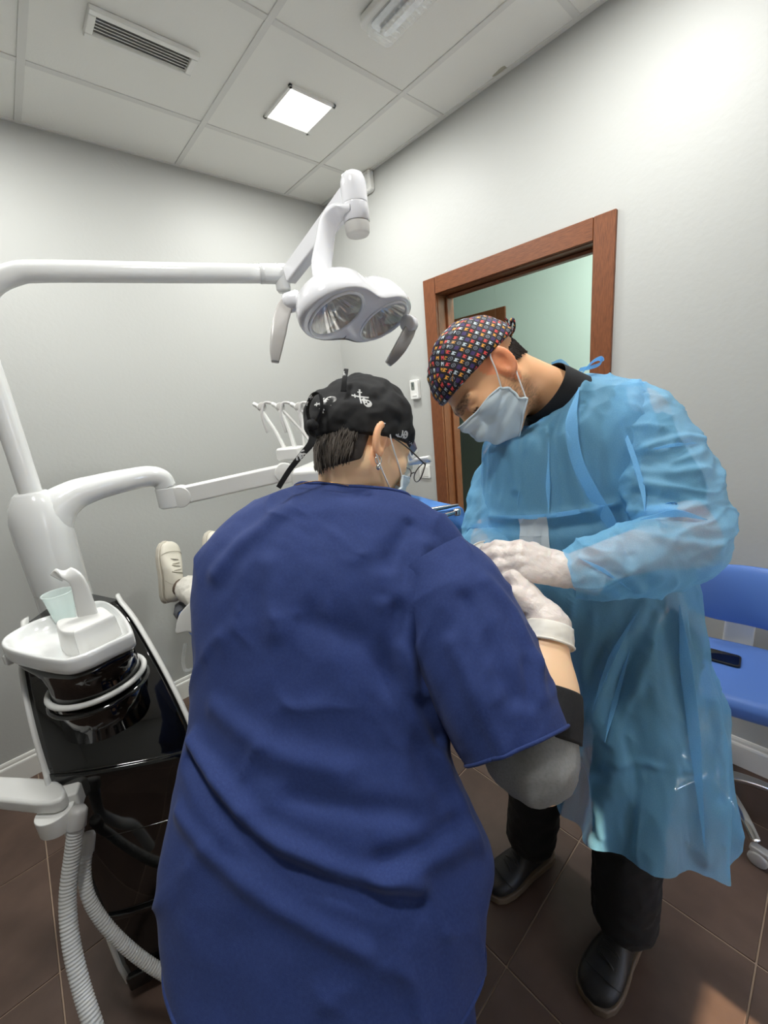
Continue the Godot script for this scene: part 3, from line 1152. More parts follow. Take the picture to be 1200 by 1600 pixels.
	var prof2 := [Vector2(0.0, 0.002), Vector2(0.024, 0.002), Vector2(0.0245, 0.006), Vector2(0.034, 0.076), Vector2(0.0362, 0.0775), Vector2(0.0366, 0.0795), Vector2(0.035, 0.0805), Vector2(0.0335, 0.0795), Vector2(0.0325, 0.075), Vector2(0.0235, 0.007), Vector2(0.0, 0.004)]
	b.lathe(Transform3D(Basis(), cp), prof2, 36)
	obj("wall", b, M.cup, cup)
	b = MB.new()
	b.lathe(Transform3D(Basis(), cp), [Vector2(0.0, 0.045), Vector2(0.0286, 0.045), Vector2(0.0235, 0.0075), Vector2(0.0, 0.0075)], 36)
	obj("water", b, mat("rinse", Color(0.88, 0.98, 0.97, 0.3), 0.3), cup, "pale green rinse")
	M.rinse.transparency = BaseMaterial3D.TRANSPARENCY_ALPHA
	suction_arm()

func suction_arm() -> void:
	var t := thing("suction_arm", "white jointed suction arm with two grey hoses beside the black cabinet", "suction arm", at(75, 1255, 0.95))
	var hA := 0.735
	var px := [[-120, 1206], [-40, 1209], [0, 1211], [60, 1214], [86, 1217], [97, 1224], [102, 1234], [100, 1243], [92, 1250], [78, 1255], [56, 1256], [0, 1250], [-40, 1246], [-120, 1240]]
	var b := MB.new()
	var ol := PackedVector2Array()
	for q in px:
		var p := on_y(q[0], q[1], hA)
		ol.append(Vector2(p.x, p.z))
	b.slab(Transform3D(), ol, hA - 0.034, hA, 0.008)
	obj("arm", b, M.plastic_white, t)
	var j := on_y(84, 1262, hA - 0.03)
	b = MB.new()
	b.lathe(Transform3D(Basis(), Vector3(j.x, hA - 0.082, j.z)), [Vector2(0, 0), Vector2(0.034, 0), Vector2(0.038, 0.004), Vector2(0.038, 0.044), Vector2(0.036, 0.047), Vector2(0, 0.047)], 32)
	obj("joint", b, M.plastic_white, t)
	b = MB.new()
	var bl := at(110, 1240, 0.985)
	b.box(Transform3D(Basis(UE, Vector3.UP, -UB), bl + Vector3(0, -0.005, 0)), Vector3(0.05, 0.05, 0.06), 0.006)
	obj("bracket", b, M.plastic_white, t)
	for q in [[[[121, 1278, 0.95], [114, 1330, 0.945], [106, 1400, 0.93], [110, 1465, 0.91], [125, 1535, 0.89], [148, 1610, 0.87], [180, 1720, 0.87]], 0.0165], [[[137, 1318, 1.0], [132, 1362, 0.985], [141, 1408, 0.975], [176, 1458, 0.985], [228, 1503, 1.01], [285, 1534, 1.04], [350, 1546, 1.09], [430, 1525, 1.15]], 0.0135]]:
		var path := []
		for p in q[0]:
			path.append(at(p[0], p[1], p[2]))
		obj("hose", ribbed(path, q[1]), M.hose, t, "grey ribbed hose")
		b = MB.new()
		var d: Vector3 = (path[0] - path[1]).normalized()
		b.lathe(frame(path[0] - d * 0.018, d), [Vector2(q[1] * 0.9, 0), Vector2(q[1] * 1.2, 0.0), Vector2(q[1] * 1.12, 0.034), Vector2(q[1] * 0.8, 0.042), Vector2(0, 0.042)], 20)
		obj("hose_connector", b, M.plastic_grey, t)

# ================================================================ operating lamp
func operating_lamp() -> void:
	var hp := 1.945
	var pe := at(438, 427, 1.318)
	pe.y = hp
	var t := thing("operating_lamp", "white twin-reflector operating lamp on a long tubular arm over the patient", "operating lamp", COL + Vector3(0, 1.372, 0))
	var dir := (Vector3(pe.x, 0, pe.z) - COL).normalized()
	var b := MB.new()
	var top := COL + Vector3(0, hp, 0)
	b.tube([COL + Vector3(0, 1.36, 0), COL + Vector3(0, 1.6, 0), COL + Vector3(0, hp - 0.17, 0), COL + dir * 0.012 + Vector3(0, hp - 0.10, 0), COL + dir * 0.05 + Vector3(0, hp - 0.04, 0), top + dir * 0.11 + Vector3(0, -0.008, 0), top + dir * 0.18, top + dir * 0.45, pe - dir * 0.06], 0.0275, 24, 8)
	obj("lamp_post", b, M.gloss_white, t, "white tube rising from the column and bending over")
	b = MB.new()
	b.tube([pe - dir * 0.065, pe - dir * 0.01, pe + dir * 0.012], [0.029, 0.029, 0.024], 20, 4)
	b.lathe(Transform3D(Basis(), pe + dir * 0.004), [Vector2(0, -0.055), Vector2(0.018, -0.054), Vector2(0.024, -0.045), Vector2(0.025, 0.01), Vector2(0.022, 0.024), Vector2(0, 0.027)], 24)
	obj("elbow_joint", b, M.gloss_white, t)
	# spring arm
	var j1 := at(553, 302, 1.0)
	var j0 := pe + Vector3(0.012, 0.0, 0.03)
	b = MB.new()
	var ad := (j1 - j0).normalized()
	bar(b, j0 + Vector3(0, -0.012, 0), j1 + Vector3(0, 0.005, 0) - ad * 0.012, 0.040, 0.058, Vector3.UP, 0.010)
	obj("spring_arm", b, M.lamp_shell, t, "white box-section spring arm")
	b = MB.new()
	b.lathe(Transform3D(Basis(), j1), [Vector2(0, 0.045), Vector2(0.014, 0.044), Vector2(0.026, 0.036), Vector2(0.0305, 0.024), Vector2(0.0315, 0.01), Vector2(0.0315, -0.022), Vector2(0.030, -0.0235), Vector2(0.030, -0.025), Vector2(0.0318, -0.0265), Vector2(0.0318, -0.062), Vector2(0, -0.062)], 32)
	obj("swivel_joint", b, M.lamp_shell, t)
	b = MB.new()
	var kp := []
	for q in [Vector2(0.029, -0.0625), Vector2(0.031, -0.066), Vector2(0.029, -0.086), Vector2(0.026, -0.0905), Vector2(0.0, -0.0915)]:
		kp.append(q)
	b.lathe(Transform3D(Basis(), j1), kp, 20)
	obj("swivel_knob", b, M.cap_grey, t, "grey knob")
	# head frame
	var N := (cr * 0.487 - cu * 0.871 - cf * 0.063).normalized()
	var Lx := (cr * 0.584 + cu * 0.272 + cf * 0.763).normalized()
	Lx = (Lx - N * N.dot(Lx)).normalized()
	var Mx := N.cross(Lx).normalized()
	var c := at(565, 497, 1.0)
	var head := Transform3D(Basis(Lx, N, Lx.cross(N)), c)   # x along, y out of the face, z across
	var wide := func(x: float) -> float:
		return (0.090 - 0.015 * exp(-pow(x / 0.05, 2.0))) * sqrt(maxf(0.0, 1.0 - pow(absf(x) / 0.182, 3.2)))
	var rim := []
	for i in 96:
		var a := TAU * i / 96.0
		var x := 0.182 * signf(cos(a)) * pow(absf(cos(a)), 0.9)
		rim.append(Vector3(x, 0, wide.call(x) * (1.0 if sin(a) >= 0.0 else -1.0)))
	var rows := []
	for q in [[0.25, -0.092], [0.5, -0.088], [0.74, -0.076], [0.90, -0.056], [0.985, -0.028], [1.0, -0.012], [0.985, -0.002], [0.955, 0.0]]:
		var r := PackedVector3Array()
		for p in rim:
			var dip: float = 0.012 * exp(-pow(p.x / 0.06, 2.0)) * (1.0 - q[0] * 0.6)
			r.append(head * Vector3(p.x * q[0], q[1] + dip, p.z * q[0]))
		rows.append(r)
	b = MB.new()
	b.grid(rows, true, true, false)
	for s in [-1.0, 1.0]:
		var rr := []
		for k in 4:
			var r := PackedVector3Array()
			for i in 64:
				var a := TAU * i / 64.0
				var dir2 := Vector2(cos(a), sin(a))
				var lo := 0.0
				var hi := 0.2
				for n in 18:
					var m2 := (lo + hi) * 0.5
					var x: float = s * 0.090 + dir2.x * m2
					if x * s >= 0.0 and absf(dir2.y * m2) < wide.call(x / 0.955) * 0.955:
						lo = m2
					else:
						hi = m2
				var f := lerpf(maxf(lo, 0.067), 0.066, k / 3.0)
				r.append(head * Vector3(s * 0.090 + dir2.x * f, 0.0006 * k, dir2.y * f))
			rr.append(r)
		var i0 := b.ix.size()
		var v0 := b.v.size()
		b.grid(rr, true, false, false, false)
		for i in range(v0, b.v.size()):
			b.n[i] = N
		b.fix(i0)
	var shell := obj("lamp_head", b, M.lamp_shell, t, "white peanut-shaped lamp head")
	var m := mat("reflector", rgb(222, 220, 212), 0.10, 1.0)
	for s in [-1.0, 1.0]:
		var rc := head * Vector3(0.090 * s, 0, 0)
		b = MB.new()
		b.lathe(frame(rc, N), [Vector2(0.064, 0.0), Vector2(0.064, 0.004), Vector2(0.068, 0.0055), Vector2(0.071, 0.004), Vector2(0.072, 0.0), Vector2(0.064, 0.0)], 48)
		obj("lamp_rim", b, M.lamp_shell, shell)
		var fr := frame(rc, N)
		var dr := []
		for k in 15:
			var f := k / 14.0
			var r := PackedVector3Array()
			for i in 96:
				var a := TAU * i / 96.0
				var rib := 0.0012 * f * (1.0 if i % 4 < 2 else -1.0)
				r.append(fr * Vector3(cos(a) * (0.065 * f + 0.001), -0.052 * (1.0 - f * f) + rib, sin(a) * (0.065 * f + 0.001)))
			dr.append(r)
		b = MB.new()
		b.grid(dr, true, false, false, false)
		obj("reflector", b, m, shell, "ribbed mirror reflector")
		b = MB.new()
		b.tube([rc - N * 0.045, rc - N * 0.022], [0.008, 0.006], 12, 3)
		b.tube([rc - N * 0.024, rc - N * 0.012], [0.0065, 0.005], 12, 3)
		obj("bulb", b, M.fitting, shell)
		b = MB.new()
		b.lathe(fr, [Vector2(0, 0.0060), Vector2(0.035, 0.0050), Vector2(0.062, 0.0030), Vector2(0.0645, 0.002), Vector2(0.0645, 0.0012), Vector2(0.062, 0.0022), Vector2(0.035, 0.0042), Vector2(0, 0.0052)], 48)
		obj("cover_glass", b, M.lens, shell)
	# handles
	for q in [[[449, 474, 0.93], [441, 492, 0.915], [435, 520, 0.90], [431, 548, 0.895], [430, 566, 0.897], [470, 468, 0.93]], [[643, 507, 1.10], [637, 522, 1.09], [626, 542, 1.085], [615, 558, 1.085], [606, 569, 1.087], [635, 505, 1.08]]]:
		var hp0 := at(q[0][0], q[0][1], q[0][2])
		var inner := at(q[5][0], q[5][1], q[5][2])
		b = MB.new()
		var ax := (hp0 - inner).normalized()
		b.lathe(frame(inner, ax), [Vector2(0, 0), Vector2(0.020, 0), Vector2(0.022, 0.01), Vector2(0.021, (hp0 - inner).length()), Vector2(0.017, (hp0 - inner).length() + 0.007), Vector2(0.011, (hp0 - inner).length() + 0.008), Vector2(0.010, (hp0 - inner).length() + 0.004), Vector2(0, (hp0 - inner).length() + 0.004)], 24)
		var hub := obj("handle_hub", b, M.lamp_shell, t)
		b = MB.new()
		ribbon(b, [at(q[0][0], q[0][1], q[0][2]), at(q[1][0], q[1][1], q[1][2]), at(q[2][0], q[2][1], q[2][2]), at(q[3][0], q[3][1], q[3][2]), at(q[4][0], q[4][1], q[4][2])], cr + cf * 0.4, [0.030, 0.034, 0.033, 0.026, 0.016], 0.017)
		obj("grip", b, M.handle_grey, hub, "grey curved grip")
	# yoke from the swivel to the head
	b = MB.new()
	ribbon(b, [at(548, 332, 1.0), at(528, 333, 1.0), at(513, 350, 1.0), at(507, 385, 0.995), at(503, 420, 0.99), at(508, 450, 0.985)], cr * 0.6 + cf * 0.8, [0.045, 0.045, 0.05, 0.055, 0.062, 0.07], 0.014)
	obj("yoke", b, M.lamp_shell, t, "white curved yoke")

# ================================================================ delivery unit
func delivery_unit() -> void:
	var j0 := COL + Vector3(0.352, 1.29, 0.004)
	var j1 := at(446, 738, 1.5)
	var t := thing("delivery_unit", "white dental delivery unit on a flat arm with whip arms and draped tray", "delivery unit", j0)
	var b := MB.new()
	b.lathe(Transform3D(Basis(), j0), [Vector2(0, -0.05), Vector2(0.03, -0.05), Vector2(0.037, -0.043), Vector2(0.037, 0.018), Vector2(0.033, 0.022), Vector2(0, 0.022)], 28)
	obj("swivel_joint", b, M.gloss_white, t)
	b = MB.new()
	var d := (j1 - j0).normalized()
	bar(b, j0 + Vector3(0, -0.018, 0) + d * 0.01, j1, 0.062, 0.040, d.cross(Vector3.UP), 0.008)
	obj("flat_arm", b, M.plastic_white, t, "flat white pantograph arm")
	for p in [j0 + d * 0.04 + Vector3(0, -0.018, 0), j1]:
		b = MB.new()
		var ax := d.cross(Vector3.UP).normalized()
		b.lathe(frame(p - ax * 0.025, ax), [Vector2(0, 0), Vector2(0.034, 0), Vector2(0.037, 0.004), Vector2(0.037, 0.046), Vector2(0.034, 0.05), Vector2(0, 0.05)], 32)
		obj("arm_joint", b, M.plastic_white, t)
	# body
	var e0 := at(472, 742, 1.50)
	var e1 := at(640, 752, 1.42)
	e1.y = e0.y
	b = MB.new()
	bar(b, e0, e1, 0.22, 0.075, Vector3.UP, 0.02)
	obj("body", b, M.plastic_white, t)
	b = MB.new()
	b.box(Transform3D(Basis(Vector3.UP, 0.6), at(455, 708, 1.5)), Vector3(0.07, 0.045, 0.09), 0.008)
	obj("whip_base", b, M.plastic_white, t)
	# whip arms with hoses
	for k in 4:
		var o := k * 29.0
		var z := 1.50 - k * 0.012
		b = MB.new()
		ribbon(b, [at(446 + o * 0.55, 703, z), at(432 + o * 0.75, 676, z), at(418 + o * 0.95, 655, z), at(406 + o, 638, z), at(396 + o, 631, z)], cr * 0.35 - cu * 0.5 + cf, [0.026, 0.022, 0.022, 0.028, 0.018], 0.012)
		var wa := obj("whip_arm", b, M.plastic_white, t)
		b = MB.new()
		var pc := at(409 + o, 636, z - 0.004)
		var wax := (cf * -0.8 + cr * 0.5).normalized()
		b.lathe(frame(pc - wax * 0.008, wax), [Vector2(0, 0), Vector2(0.014, 0), Vector2(0.016, 0.003), Vector2(0.012, 0.008), Vector2(0.016, 0.013), Vector2(0.014, 0.016), Vector2(0, 0.016)], 20)
		obj("pulley", b, M.cap_grey, wa, "grey pulley wheel")
		b = MB.new()
		b.tube([at(418 + o, 676, z), at(410 + o, 652, z - 0.01), at(413 + o, 630, z - 0.012), at(432 + o, 634, z - 0.012), at(452 + o, 652, z - 0.02), at(480 + o, 684, z - 0.04), at(500 + o, 720, z - 0.05)], 0.0048, 8, 6)
		obj("instrument_hose", b, M.plastic_grey, wa)
	# tablet
	b = MB.new()
	var sc := at(640, 690, 1.36)
	var sn := (cr * 0.93 - cf * 0.25 + cu * 0.3).normalized()
	var sx := Vector3.UP.cross(sn).normalized()
	var sf := Transform3D(Basis(sx, sn, sx.cross(sn)), sc)
	b.slab(sf, rounded_rect(0.20, 0.10, 0.008), -0.008, 0.004, 0.003)
	var tb := obj("display_housing", b, M.plastic_white, t)
	b = MB.new()
	b.slab(sf, rounded_rect(0.18, 0.075, 0.002), 0.0041, 0.0048, 0.0002)
	obj("display_panel", b, M.screen_glass, tb, "dim blue display")
	b = MB.new()
	b.tube([at(640, 722, 1.36), at(660, 719, 1.34), at(672, 717, 1.33)], 0.0115, 16, 4)
	obj("handle", b, M.plastic_white, t, "white round handle")
	# tray under the drape
	b = MB.new()
	var h := 1.185
	var q0 := on_y(640, 771, 1.2)
	var q1 := on_y(716, 788, 1.2)
	var side := (q0 - q1).normalized()
	var inw := Vector3(side.z, 0, -side.x)
	if inw.x > 0.0:
		inw = -inw
	var W := (q0 - q1).length()
	var D := 0.34
	var fr := Transform3D(Basis(inw, Vector3.UP, inw.cross(Vector3.UP)), (q0 + q1) * 0.5 + inw * D * 0.5)
	fr.origin.y = 0.0
	b.box(fr.translated_local(Vector3(0, h, 0)), Vector3(D, 0.012, W), 0.004)
	obj("tray", b, M.steel, t)
	b = MB.new()
	b.box(fr.translated_local(Vector3(0.02, h + 0.06, W * 0.5 * (1.0 if fr.basis.z.dot(e0 - fr.origin) > 0 else -1.0) + 0.02)), Vector3(0.10, 0.13, 0.05), 0.012)
	obj("tray_bracket", b, M.plastic_white, t)
	# drape
	var rows := []
	for j in 41:
		var r := PackedVector3Array()
		var v := lerpf(-1.55, 1.25, j / 40.0)
		for i in 41:
			var u := lerpf(-1.95, 1.2, i / 40.0)
			var x := u * D * 0.5
			var z := v * W * 0.5
			var ox := maxf(0.0, absf(x) - D * 0.5 - 0.002)
			var oz := maxf(0.0, absf(z) - W * 0.5 - 0.002)
			var over := sqrt(ox * ox + oz * oz)
			var cx := clampf(x, -D * 0.5 - 0.004, D * 0.5 + 0.004)
			var cz := clampf(z, -W * 0.5 - 0.004, W * 0.5 + 0.004)
			if over > 0.0:
				var out := Vector2(x - cx, z - cz).normalized() * (0.006 + over * 0.18 + 0.010 * sin((x - z) * 60.0) * minf(1.0, over * 12.0))
				cx += out.x
				cz += out.y
			var hh := h + 0.0085 - maxf(0.0, over - 0.003) * 0.96
			hh += 0.0025 * sin(x * 40.0 + z * 23.0) * (1.0 if over == 0.0 else 0.0) * 0.6 + 0.0016
			r.append(fr * Vector3(cx, hh, cz))
		rows.append(r)
	b = MB.new()
	b.grid(rows, false, false, false, false)
	tag(obj("surgical_drape", b, M.drape), "blue sterile drape laid over the instrument tray", "drape")
	for q in [[[672, 797], [716, 789], 0.006], [[692, 806], [714, 800], 0.0055]]:
		var p0 := on_y(q[0][0], q[0][1], h + 0.020)
		var p1 := on_y(q[1][0], q[1][1], h + 0.020)
		if q[2] < 0.006:
			var tt := thing("handpiece", "silver dental handpiece with a round head on the blue drape", "handpiece", p0)
			b = MB.new()
			b.tube([p0 - (p1 - p0) * 2.0, p0, p1], [0.0055, 0.0065, 0.005], 14, 4)
			obj("body", b, M.chrome, tt)
			b = MB.new()
			b.lathe(frame(p1 - Vector3(0, 0.009, 0), Vector3.UP), [Vector2(0, 0), Vector2(0.009, 0), Vector2(0.0105, 0.004), Vector2(0.0105, 0.014), Vector2(0.008, 0.018), Vector2(0, 0.019)], 20)
			obj("head", b, M.chrome, tt)
		else:
			var tt := thing("handpiece", "slim straight silver handpiece lying across the blue drape", "handpiece", p0)
			b = MB.new()
			b.tube([p0 - (p1 - p0) * 0.6, p0, p0.lerp(p1, 0.6), p1], [0.007, 0.0075, 0.006, 0.004], 14, 4)
			obj("body", b, M.steel, tt)
			b = MB.new()
			b.tube([p0 - (p1 - p0) * 0.3, p0 - (p1 - p0) * 0.1], 0.0082, 14, 2)
			obj("collar", b, M.chrome, tt)

# ================================================================ patient chair
var CA := Vector3(0.685, 0, -0.40)     # head end
var CB := Vector3(0.585, 0, -1.98)    # foot end
func ch(f: float, side: float, h: float) -> Vector3:
	var d := (CB - CA).normalized()
	var s := Vector3(-d.z, 0, d.x)
	return CA.lerp(CB, f) + s * side + Vector3.UP * h
func pad(path: Array, w, t: float) -> MB:
	var d := (CB - CA).normalized()
	var b := MB.new()
	ribbon(b, path, Vector3(-d.z, 0, d.x), w, t, 6)
	return b
func dental_chair() -> void:
	var t := thing("dental_chair", "reclined blue dental patient chair with white shell and grey foot edge", "dental chair", ch(0.55, 0, 0))
	obj("seat_cushion", pad([ch(0.47, 0, 0.60), ch(0.60, 0, 0.585), ch(0.72, 0, 0.61), ch(0.84, 0, 0.64), ch(0.975, 0, 0.672)], [0.50, 0.50, 0.46, 0.43, 0.40], 0.075), M.vinyl_blue, t, "blue vinyl seat and leg cushion")
	obj("back_cushion", pad([ch(0.46, 0, 0.61), ch(0.36, 0, 0.66), ch(0.24, 0, 0.73), ch(0.14, 0, 0.80)], [0.50, 0.52, 0.50, 0.40], 0.075), M.vinyl_blue, t, "blue vinyl back cushion")
	obj("headrest", pad([ch(0.125, 0, 0.815), ch(0.07, 0, 0.835), ch(0.01, 0, 0.85)], [0.26, 0.28, 0.22], 0.06), M.vinyl_blue, t, "blue vinyl headrest")
	obj("foot_edge", pad([ch(0.978, 0, 0.672), ch(1.0, 0, 0.680), ch(1.018, 0, 0.688)], [0.405, 0.41, 0.38], 0.080), M.vinyl_grey, t, "grey rubber foot edge")
	obj("shell", pad([ch(0.22, 0, 0.685), ch(0.42, 0, 0.575), ch(0.60, 0, 0.525), ch(0.78, 0, 0.565), ch(0.90, 0, 0.590)], [0.40, 0.44, 0.46, 0.42, 0.36], 0.045), M.plastic_white, t, "white plastic shell")
	# armrest apron seen beside the leg cushion
	var b := MB.new()
	ribbon(b, [at(276, 988, 1.72), at(292, 972, 1.70), at(315, 964, 1.66), at(345, 962, 1.62)], -cu + cf * 0.1, [0.012, 0.10, 0.16, 0.18], 0.012)
	obj("side_apron", b, M.plastic_white, t, "white side apron")
	b = MB.new()
	b.tube([at(290, 1006, 1.74), at(287, 1022, 1.74), at(286, 1036, 1.74), at(290, 1047, 1.74), at(300, 1046, 1.73), at(309, 1036, 1.72), at(318, 1015, 1.70)], 0.008, 10, 5)
	obj("grab_loop", b, M.clear_plastic, t, "clear plastic loop")
	b = MB.new()
	b.box(Transform3D(Basis(Vector3.UP, 0.063), ch(0.6, 0, 0.34)), Vector3(0.22, 0.40, 0.34), 0.04)
	obj("lift_column", b, M.plastic_white, t, "white lift column")
	b = MB.new()
	var ol := PackedVector2Array()
	for p in rounded_rect(0.40, 0.95, 0.08):
		ol.append(p)
	b.slab(Transform3D(Basis(Vector3.UP, 0.063), ch(0.66, 0.02, 0)), ol, 0.0, 0.075, 0.02)
	obj("base_plate", b, M.plastic_white, t, "white floor plate")

# ================================================================ stool
func stool() -> void:
	var c := Vector3(1.59, 0, -0.17)
	var t := thing("stool", "blue upholstered stool with backrest on chrome castor legs", "stool", c)
	var b := MB.new()
	b.slab(tf(c + Vector3(-0.03, 0, 0.02), 0.15), rounded_rect(0.37, 0.40, 0.14, 10), 0.515, 0.582, 0.028, 5)
	obj("seat", b, M.vinyl_blue, t, "blue vinyl seat")
	var rows := []
	for j in 13:
		var a := TAU * j / 12.0
	b = MB.new()
	rows = []
	for i in 25:
		var f := lerpf(-1.0, 1.0, i / 24.0)
		var r := PackedVector3Array()
		var hh := 0.105 * pow(maxf(0.0, 1.0 - pow(absf(f), 4.0)), 0.5) + 0.004
		var xx := 1.728 - 0.075 * f * f
		for k in 20:
			var a := TAU * k / 20.0
			r.append(Vector3(xx + cos(a) * 0.026 * minf(1.0, hh / 0.04), 0.765 + sin(a) * hh, -0.12 + f * 0.205))
		rows.append(r)
	b.grid(rows, true, true, true)
	obj("backrest", b, M.vinyl_blue, t, "blue curved backrest")
	b = MB.new()
	ribbon(b, [c + Vector3(0.02, 0.50, 0), c + Vector3(0.12, 0.50, 0), c + Vector3(0.175, 0.53, 0), c + Vector3(0.190, 0.62, 0), c + Vector3(0.188, 0.76, 0)], Vector3(0, 0, 1), 0.085, 0.014)
	obj("back_bracket", b, M.plastic_white, t, "white back bracket")
	b = MB.new()
	b.box(tf(c + Vector3(0, 0.492, 0)), Vector3(0.24, 0.044, 0.26), 0.012)
	obj("seat_plate", b, M.plastic_white, t, "white plate under the seat")
	b = MB.new()
	b.lathe(Transform3D(Basis(), c), [Vector2(0, 0.07), Vector2(0.045, 0.07), Vector2(0.045, 0.12), Vector2(0.028, 0.13), Vector2(0.026, 0.30), Vector2(0.018, 0.30), Vector2(0.018, 0.48), Vector2(0, 0.48)], 24)
	obj("gas_column", b, M.chrome, t)
	for k in 5:
		var a := 2.42 + TAU * k / 5.0
		var d := Vector3(cos(a), 0, sin(a))
		var e := c + d * 0.215
		b = MB.new()
		ribbon(b, [c + d * 0.02 + Vector3(0, 0.115, 0), c + d * 0.09 + Vector3(0, 0.115, 0), c + d * 0.16 + Vector3(0, 0.10, 0), e + Vector3(0, 0.073, 0)], d.cross(Vector3.UP), [0.045, 0.036, 0.030, 0.026], 0.022)
		var lg := obj("leg", b, M.chrome, t, "chrome leg")
		b = MB.new()
		var s := d.cross(Vector3.UP).rotated(Vector3.UP, 0.7 + k)
		var e2 := e - s.cross(Vector3.UP) * 0.012
		for g in [-1.0, 1.0]:
			b.lathe(frame(Vector3(e2.x, 0.026, e2.z) + s * (0.013 * g) - s * 0.006, s), [Vector2(0, 0), Vector2(0.020, 0), Vector2(0.0255, 0.003), Vector2(0.0255, 0.010), Vector2(0.020, 0.013), Vector2(0, 0.013)], 24)
		b.box(Transform3D(Basis(s, Vector3.UP, s.cross(Vector3.UP)), Vector3(e2.x, 0.052, e2.z)), Vector3(0.03, 0.022, 0.05), 0.006)
		obj("castor", b, M.plastic_grey, lg, "grey twin-wheel castor")
	var pp := on_y(1124, 1026, 0.587)
	var ph := thing("phone", "black phone lying on the blue stool seat", "phone", pp)
	var along := (on_y(1150, 1030, 0.587) - on_y(1104, 1018, 0.587)).normalized()
	var fr := Transform3D(Basis(along, Vector3.UP, along.cross(Vector3.UP)), pp - along * 0.02)
	b = MB.new()
	b.slab(fr, rounded_rect(0.15, 0.072, 0.012), -0.004, 0.004, 0.0025)
	obj("case", b, M.matt_black, ph)
	b = MB.new()
	b.slab(fr, rounded_rect(0.142, 0.066, 0.010), 0.0041, 0.0045, 0.0002)
	obj("glass", b, M.gloss_black, ph)

# ================================================================ figure tools
class Fig:
	static func smin(a: float, b: float, k: float) -> float:
		var h := maxf(k - absf(a - b), 0.0) / k
		return minf(a, b) - h * h * k * 0.25
	static func ell(p: Vector3, r: Vector3) -> float:
		var k0 := (p / r).length()
		var k1 := (p / (r * r)).length()
		return k0 * (k0 - 1.0) / maxf(k1, 0.0001)
	static func cap(p: Vector3, a: Vector3, b: Vector3, ra: float, rb: float) -> float:
		var ba := b - a
		var h := clampf((p - a).dot(ba) / maxf(ba.length_squared(), 0.0000001), 0.0, 1.0)
		return (p - a - ba * h).length() - lerpf(ra, rb, h)

class Caps extends Fld:
	var a := PackedVector3Array()
	var b := PackedVector3Array()
	var ra := PackedFloat32Array()
	var rb := PackedFloat32Array()
	var k := 0.02
	var rough: FastNoiseLite
	var amp := 0.0
	func add(p: Vector3, q: Vector3, r0: float, r1: float) -> void:
		a.append(p); b.append(q); ra.append(r0); rb.append(r1)
	func d(p: Vector3) -> float:
		var m := 1.0
		for i in a.size():
			var pa := p - a[i]
			var ba := b[i] - a[i]
			var h := clampf(pa.dot(ba) / maxf(ba.length_squared(), 0.0000001), 0.0, 1.0)
			var e := (pa - ba * h).length() - ra[i] - (rb[i] - ra[i]) * h
			var s := maxf(k - absf(m - e), 0.0) / k
			m = minf(m, e) - s * s * k * 0.25
		if amp > 0.0 and m < 0.03:
			m -= amp * rough.get_noise_3dv(p)
		return m
	func lo(pad: float) -> Vector3:
		var r := Vector3(9, 9, 9)
		for i in a.size():
			r = r.min(a[i] - Vector3.ONE * ra[i]).min(b[i] - Vector3.ONE * rb[i])
		return r - Vector3.ONE * pad
	func hi(pad: float) -> Vector3:
		var r := Vector3(-9, -9, -9)
		for i in a.size():
			r = r.max(a[i] + Vector3.ONE * ra[i]).max(b[i] + Vector3.ONE * rb[i])
		return r + Vector3.ONE * pad

